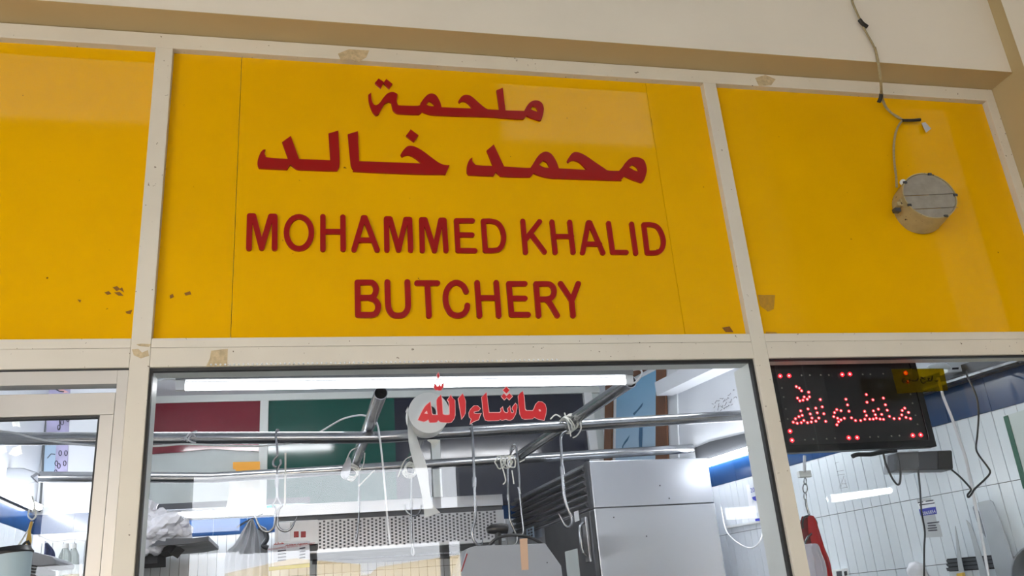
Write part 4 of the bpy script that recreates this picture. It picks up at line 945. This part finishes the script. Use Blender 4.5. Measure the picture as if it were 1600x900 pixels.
# grey trunking near top of right wall
q = BM(); quadslab(q, [wl(2.6, 2.335, 0), wl(3.9, 2.335, 0), wl(3.9, 2.40, 0), wl(2.6, 2.40, 0)], wn*.045); tag(obj('cable_trunking', q, 'dark_metal'), 'grey trunking along the right wall above the blue tiles', 'trunking')
tp = tb('wall_pipe', [wl(2.6, 2.34, .075), wl(3.4, 2.345, .075)], .012, 'steel', n=1); tag(tp, 'thin steel pipe running along the grey trunking at the top right', 'pipe')
# green edged poster
gp = empty('wall_poster', 'pale sheet with a green patterned edge at the far right', 'poster')
wq('sheet', [(1570, 650), (1640, 628), (1680, 790), (1610, 800)], .008, 'board_grey', gp, .002); wq('green_edge', [(1568, 651), (1575, 649), (1606, 760), (1599, 764)], .0105, 'green_edge', gp, .002)
# knives on magnetic rack
rk = empty('knife_rack', 'dark ridged magnetic knife rack low on the tiled wall', 'rack')
for k, (y0, y1) in enumerate(((874, 879), (880, 885), (886, 892))):
    wq('bar', [(1483, y0+1), (1566, y0-6), (1568, y1-7), (1485, y1)], .008, 'dark_metal', rk, .018)
wq('back_plate', [(1482, 873), (1566, 866), (1569, 888), (1486, 893)], .006, 'dark_void', rk, .01)
kn = empty('cleaver', 'broad grey cleaver blade at the right end of the knife rack', 'knife')
q = BM(); prism(q, [PW(x, y, .045) for x, y in ((1528, 786), (1537, 783), (1547, 781), (1552, 784), (1564, 815), (1575, 845), (1585, 876), (1598, 930), (1566, 930), (1553, 880), (1545, 845), (1535, 810))], wn*.004); obj('blade', q, 'blade', kn)
q = BM(); prism(q, [PW(x, y, .042) for x, y in ((1520, 792), (1524, 789), (1530, 800), (1541, 840), (1533, 828), (1527, 815))], wn*.003); obj('rear_edge', q, 'steel', kn)
k2 = empty('knife', 'narrow pointed knife with curved silver blade, middle of the rack', 'knife')
q = BM(); prism(q, [PW(x, y, .04) for x, y in ((1510, 812), (1516, 818), (1522, 830), (1530, 855), (1541, 890), (1549, 925), (1538, 925), (1528, 880), (1518, 840))], wn*.003); obj('blade', q, 'blade', k2)
k3 = empty('knife', 'thin boning knife with yellow handle, left of the rack', 'knife')
q = BM(); prism(q, [PW(x, y, .04) for x, y in ((1493, 822), (1497, 840), (1502, 870), (1507, 893), (1499, 894), (1496, 870))], wn*.003); obj('blade', q, 'blade', k3)
q = BM(); prism(q, [PW(x, y, .036) for x, y in ((1498, 896), (1508, 894), (1514, 925), (1503, 927))], wn*.016); obj('handle', q, 'yellow_rubber', k3, bevel=.003, label='yellow handle')
bw_ = empty('steel_bowl', 'rounded steel pan edge at the lower right corner', 'pan')
cbw = PW(1644, 905, .1); q = BM(); n = 28
prof = [(.0, -.05), (.06, -.045), (.1, -.02), (.115, .02), (.118, .05), (.112, .05), (.1, .0), (.0, -.03)]
rings = []
for r, h in prof: rings.append([q.verts.new(cbw+wd_*r*math.cos(2*math.pi*k/n)+V((0, 0, r*math.sin(2*math.pi*k/n)))+wn*h) for k in range(n)])
for a, b in zip(rings, rings[1:]):
    for k in range(n): q.faces.new((a[k], a[(k+1) % n], b[(k+1) % n], b[k]))
bmesh.ops.remove_doubles(q, verts=q.verts, dist=1e-5); obj('shell', q, 'steel_dull', bw_, sm=True)
wk = empty('plastic_jug', 'white plastic bag bundle at the bottom beside the hanging black cable', 'bag')
q = BM(); bmesh.ops.create_icosphere(q, subdivisions=3, radius=.04, matrix=Matrix.Translation(PW(1434, 899, .05)) @ Matrix.Diagonal((1, 1, 1.4, 1)))
for vtx in q.verts: vtx.co += V((random.uniform(-1, 1), random.uniform(-1, 1), random.uniform(-1, 1)))*.004
obj('bundle', q, 'plastic_bag', wk, sm=True)

# ================================================================= BACK AND LEFT THINGS
sq = empty('orange_squeegee', 'bright orange squeegee with thin handle hung on the left partition post', 'squeegee')
QY = 5.665
q = BM(); prism(q, [P(x, y, QY) for x, y in ((364, 722), (406, 721), (406, 738), (369, 740), (368, 733), (364, 732))], (0, .02, 0)); obj('head', q, 'orange', sq)
tb('neck', [P(389, 739, QY+.01), P(389, 755, QY+.01)], .008, 'black_plastic', sq, n=1); tb('handle', [P(389, 755, QY+.01), P(388.5, 788, QY+.01)], .007, 'orange', sq, n=1)
sh = empty('white_sheet', 'white plastic sheet hung behind the orange squeegee', 'sheet')
cloth('sheet', [P(358, 745, 5.675), P(357, 775, 5.675), P(352, 798, 5.675)], [P(406, 745, 5.675), P(405, 775, 5.675), P(403, 798, 5.675)], 'paper', sh, 2, .006)
cl = empty('hanging_cloth', 'grey white cloth draped to a point left of the double hook', 'cloth')
CY = 5.3
cloth('drape', [P(390, 812, CY), P(380, 826, CY), P(366, 850, CY), P(352, 868, CY), P(350, 930, CY)], [P(396, 812, CY), P(402, 830, CY), P(405, 855, CY), P(408, 880, CY), P(408, 930, CY)], 'cloth', cl, 3, .02)
wkh = empty('wall_bracket', 'dark metal bracket and hose right of the draped cloth', 'bracket')
tb('post', [P(408, 826, 5.5), P(411, 870, 5.5), P(412, 930, 5.5)], .03, 'grey_paint', wkh, n=1); tb('hose', [P(405, 824, 5.45), P(414, 830, 5.45), P(417, 842, 5.45), P(411, 852, 5.45), P(419, 856, 5.45)], .014, 'dark_metal', wkh)
tb('rod', [P(370, 824, 5.4), P(385, 815, 5.4), P(412, 802, 5.4)], .006, 'dark_metal', wkh, n=2)
# plastic-bag bundle on shelf
shf = empty('wall_shelf', 'dark shelf on the back wall left, under a bundle of plastic bags', 'shelf')
q = BM(); prism(q, [P(x, y, 5.15) for x, y in ((180, 842), (300, 841), (326, 838), (326, 844), (300, 849), (180, 858))], (0, .58, 0)); obj('board', q, 'dark_metal', shf)
q = BM(); prism(q, [P(x, y, 5.2) for x, y in ((180, 852), (280, 850), (272, 858), (266, 866), (262, 860), (246, 864), (246, 880), (180, 884))], (0, .3, 0)); obj('bracket', q, 'dark_void', shf)
pb = empty('plastic_bundle', 'crumpled bundle of clear plastic bags on the dark shelf', 'bag')
bmesh_pts = [(205, 815, 34), (245, 826, 30), (268, 824, 22), (235, 845, 22), (205, 850, 26), (280, 842, 12)]
for i, (x, y, r) in enumerate(bmesh_pts):
    c = P(x, y, 5.2); rr = r*5.4/F; q = BM(); bmesh.ops.create_icosphere(q, subdivisions=4, radius=rr, matrix=Matrix.Translation(c) @ Matrix.Diagonal((1.15, .7, .8, 1)))
    from mathutils import noise as NZ
    for vtx in q.verts: vtx.co += (vtx.co-c)*(.75*abs(NZ.noise(vtx.co*13))-.15+.22*abs(NZ.noise(vtx.co*31)))
    obj('bag', q, 'plastic_bag', pb, sm=False)
# behind the door glass
cal = empty('calendar', 'tall purple and blue printed calendar sheet seen through the door glass', 'calendar')
KY = 5.215
q = BM(); prism(q, [P(x, y, KY) for x, y in ((76, 598), (110, 598), (105, 742), (69, 742))], (0, .004, 0)); obj('sheet', q, 'purple_print', cal)
q = BM(); prism(q, [P(x, y, KY-.001) for x, y in ((68, 694), (88, 694), (85, 740), (67, 740))], (0, .001, 0)); obj('blue_area', q, 'blue_pale', cal)
q = BM()
for x, y in ((94, 708), (103, 708), (92, 728), (101, 724), (97, 660), (106, 655), (88, 724), (87, 738), (92, 668)):
    pts = [P(x+2.2*math.cos(a), y+4*math.sin(a), KY-.002) for a in [2*math.pi*j/10 for j in range(11)]]; tube(q, pts, .002, 4)
for L in ([(93, 655), (94, 668), (91, 672)], [(74, 716), (80, 709), (86, 710)], [(79, 603), (92, 611), (100, 612)]): tube(q, [P(x, y, KY-.002) for x, y in L], .003, 4)
obj('print_marks', q, 'ink', cal)
q = BM(); prism(q, [P(x, y, KY-.0015) for x, y in ((79, 602), (86, 602), (108, 613), (100, 614))], (0, .001, 0)); obj('banner', q, 'sticker_edge', cal)
q = BM(); tube(q, [P(71, 640, KY-.004), P(66, 740, KY-.004), P(62, 800, KY-.004)], .006, 6); obj('edge_bead', q, 'grout_dark', wall_pier)
bk = empty('metal_bracket', 'grey metal bracket plate at the left end of the rear cross pipe', 'bracket')
q = BM(); prism(q, [P(x, y, 4.68) for x, y in ((-20, 736), (12, 731), (36, 731), (58, 738), (48, 744), (56, 752), (42, 757), (20, 750), (-20, 742))], (0, .05, 0)); obj('plate', q, 'steel_dull', bk, bevel=.004)
q = BM(); prism(q, [P(x, y, 4.9) for x, y in ((-20, 752), (38, 760), (38, 774), (-20, 765))], (0, .01, 0)); obj('rusty_plate', q, 'pink_wall', bk)
scp = empty('plastic_scrap', 'torn white plastic scraps stuck near the cross pipe at the far left', 'scrap')
for L in ([(16, 654), (28, 653), (31, 667), (25, 664), (20, 666)], [(20, 700), (32, 696), (34, 708), (24, 712), (14, 709)], [(0, 700), (8, 697), (10, 705), (2, 708)]):
    q = BM(); prism(q, [P(x, y, 4.4) for x, y in L], (0, .012, 0)); obj('scrap', q, 'paper', scp)
cp = empty('lidded_bin', 'pale blue container with black lid at the lower left corner', 'container')
BYc = 3.2
q = BM(); c = P(8, 866, BYc); rb = 27*3.4/F
tube(q, [P(14, 866, BYc), P(12, 905, BYc), P(9, 960, BYc)], [rb, rb*.93, rb*.82], 28); obj('body', q, 'cup_blue', cp, sm=True)
q = BM(); tube(q, [P(14, 868, BYc), P(14, 864, BYc), P(14.5, 860, BYc), P(14.5, 857, BYc)], [rb*1.04, rb*1.06, rb*.96, rb*.9], 28); obj('lid', q, 'black_plastic', cp, sm=True)
bd = empty('grey_crate', 'grey slab on a dark slatted crate beside the pale blue container', 'crate')
q = BM(); prism(q, [P(x, y, 3.9) for x, y in ((20, 857), (36, 858), (80, 869), (88, 875), (86, 882), (60, 884), (20, 878))], (0, .3, 0)); obj('slab', q, 'grey_paint', bd, bevel=.003)
q = BM(); prism(q, [P(x, y, 3.92) for x, y in ((20, 879), (58, 885), (56, 960), (20, 960))], (0, .28, 0)); obj('crate', q, 'dark_void', bd)
for k in range(4):
    q = BM(); tube(q, [P(33, 884+k*5, 3.915), P(56, 887+k*5, 3.915)], .003, 5); obj('slat', q, 'grey_paint', bd)
for i, (lab, x, r) in enumerate((('clear bottle with white cap on the left, seen through the door glass', 102, 8), ('clear bottle standing on the right, seen through the door glass', 115, 7))):
    b_ = empty('bottle', lab, 'bottle'); Yb = 4.6+.2*i; rb = r*4.8/F
    q = BM(); tube(q, [P(x, 930, Yb), P(x, 868, Yb), P(x, 860, Yb), P(x, 856, Yb)], [rb, rb, rb*.6, rb*.45], 18); obj('body', q, 'bottle', b_, sm=True)
    q = BM(); tube(q, [P(x, 857, Yb), P(x, 850, Yb)], rb*.55, 14); obj('cap', q, 'white_plastic', b_, sm=True)
kr = empty('key_tangle', 'tangle of yellow rubber cord and string hanging left of the crate', 'cord')
for L in ([(50, 815), (46, 830), (47, 846), (43, 858), (38, 862)], [(46, 832), (43, 846), (45, 855), (40, 866)], [(40, 862), (36, 868), (44, 866)]): tb('cord', [P(x, y, 4.0) for x, y in L], .006, 'yellow_rubber', kr, n=4)
for L in ([(55, 795), (56, 806), (50, 812), (44, 806), (46, 796)], [(52, 815), (40, 835), (28, 853)], [(50, 775), (54, 790), (51, 800)]): tb('string', [P(x, y, 4.0) for x, y in L], .0035, 'rope', kr, n=4)
tb('dark_ring', [P(42, 846, 3.98), P(36, 852, 3.98), P(40, 858, 3.98), P(46, 852, 3.98), P(43, 845, 3.98)], .005, 'tape_black', kr)
bp_ = empty('blue_cloth', 'small blue cloth hanging over the edge of the grey slab', 'cloth')
cloth('cloth', [P(70, 846, 4.2), P(69, 856, 4.2), P(68, 866, 4.2)], [P(73, 846, 4.2), P(84, 860, 4.2), P(86, 870, 4.2)], 'cloth_blue', bp_, 2, .006)
wcd = tb('white_cable', [P(60, 836, 3.6), P(72, 842, 3.6), P(90, 846, 3.6), P(110, 843, 3.6), P(140, 845, 3.6)], .0035, 'white_cable'); tag(wcd, 'white cable swagged low behind the door glass', 'cable')
# lower pipe beneath the hood
lp = tb('low_pipe', [P(488, 878, 5.1), P(560, 876, 5.1), P(720, 868, 5.1)], .014, 'dark_metal', n=1); tag(lp, 'dark horizontal pipe below the perforated hood', 'pipe')

# ================================================================= STREET (mirrored in the glass)
def canopy(label, x0, x1, y, z, dz, m='cream_canvas'):
    c = empty('market_canopy', label, 'canopy', 'cream market canopies across the street')
    q = BM(); prism(q, [(x0, y, z), (x1, y, z), (x1, y, z+.28), ((x0+x1)/2, y, z+.28+dz), (x0, y, z+.28)], (0, -2.2, 0)); obj('canvas', q, m, c)
    for x in (x0+.05, x1-.05): tb('pole', [(x, y-.1, 0), (x, y-.1, z)], .03, 'white_plastic', c, n=1)
canopy('cream market canopy across the street, left', -6.6, -1.9, -13, 2.5, .2); canopy('cream market canopy across the street, middle', -1.6, 1.0, -13.4, 2.55, .2); canopy('cream market canopy across the street, right', 1.3, 6.2, -13, 2.45, .2)
bd_ = empty('street_building', 'low pinkish building across the street', 'building')
bx('wall', (-14, -24, 0), (14, -20, 3.0), 'pink_wall', bd_)
for i in range(8): bx('shutter', (-11+i*2.8, -20, 0.1), (-9.2+i*2.8, -19.95, 2.4), 'cream_canvas' if i % 2 else 'board_grey', bd_)

# arcade lamp, mirrored in the right window
la = batten('tube lamp hanging in the arcade behind the viewer, mirrored in the right window', (4.011, -1.320, 2.277), (6.045, -3.320, 2.548), (0, 0, 1), .03, .03)
tb('hang_wire', [(4.011, -1.320, 2.327), (4.011, -1.320, 8.6)], .004, 'white_cable', la, n=1)
# row of tiny white dots along the transom edge
ls = empty('light_string', 'row of tiny white dots along the lower edge of the transom over the middle window', 'light string')
q = BM()
for i in range(76):
    t_ = i/75; c = P(330+540*t_, 571-6.5*t_, FY-.001); bmesh.ops.create_icosphere(q, subdivisions=1, radius=.0035, matrix=Matrix.Translation((c.x, FY-.001, ZT0+.004)))
obj('dots', q, 'white_plastic', ls, kind='stuff')

for o in list(COL.objects):
    if o.type == 'EMPTY' and o.parent is None and o.children: settle(o)
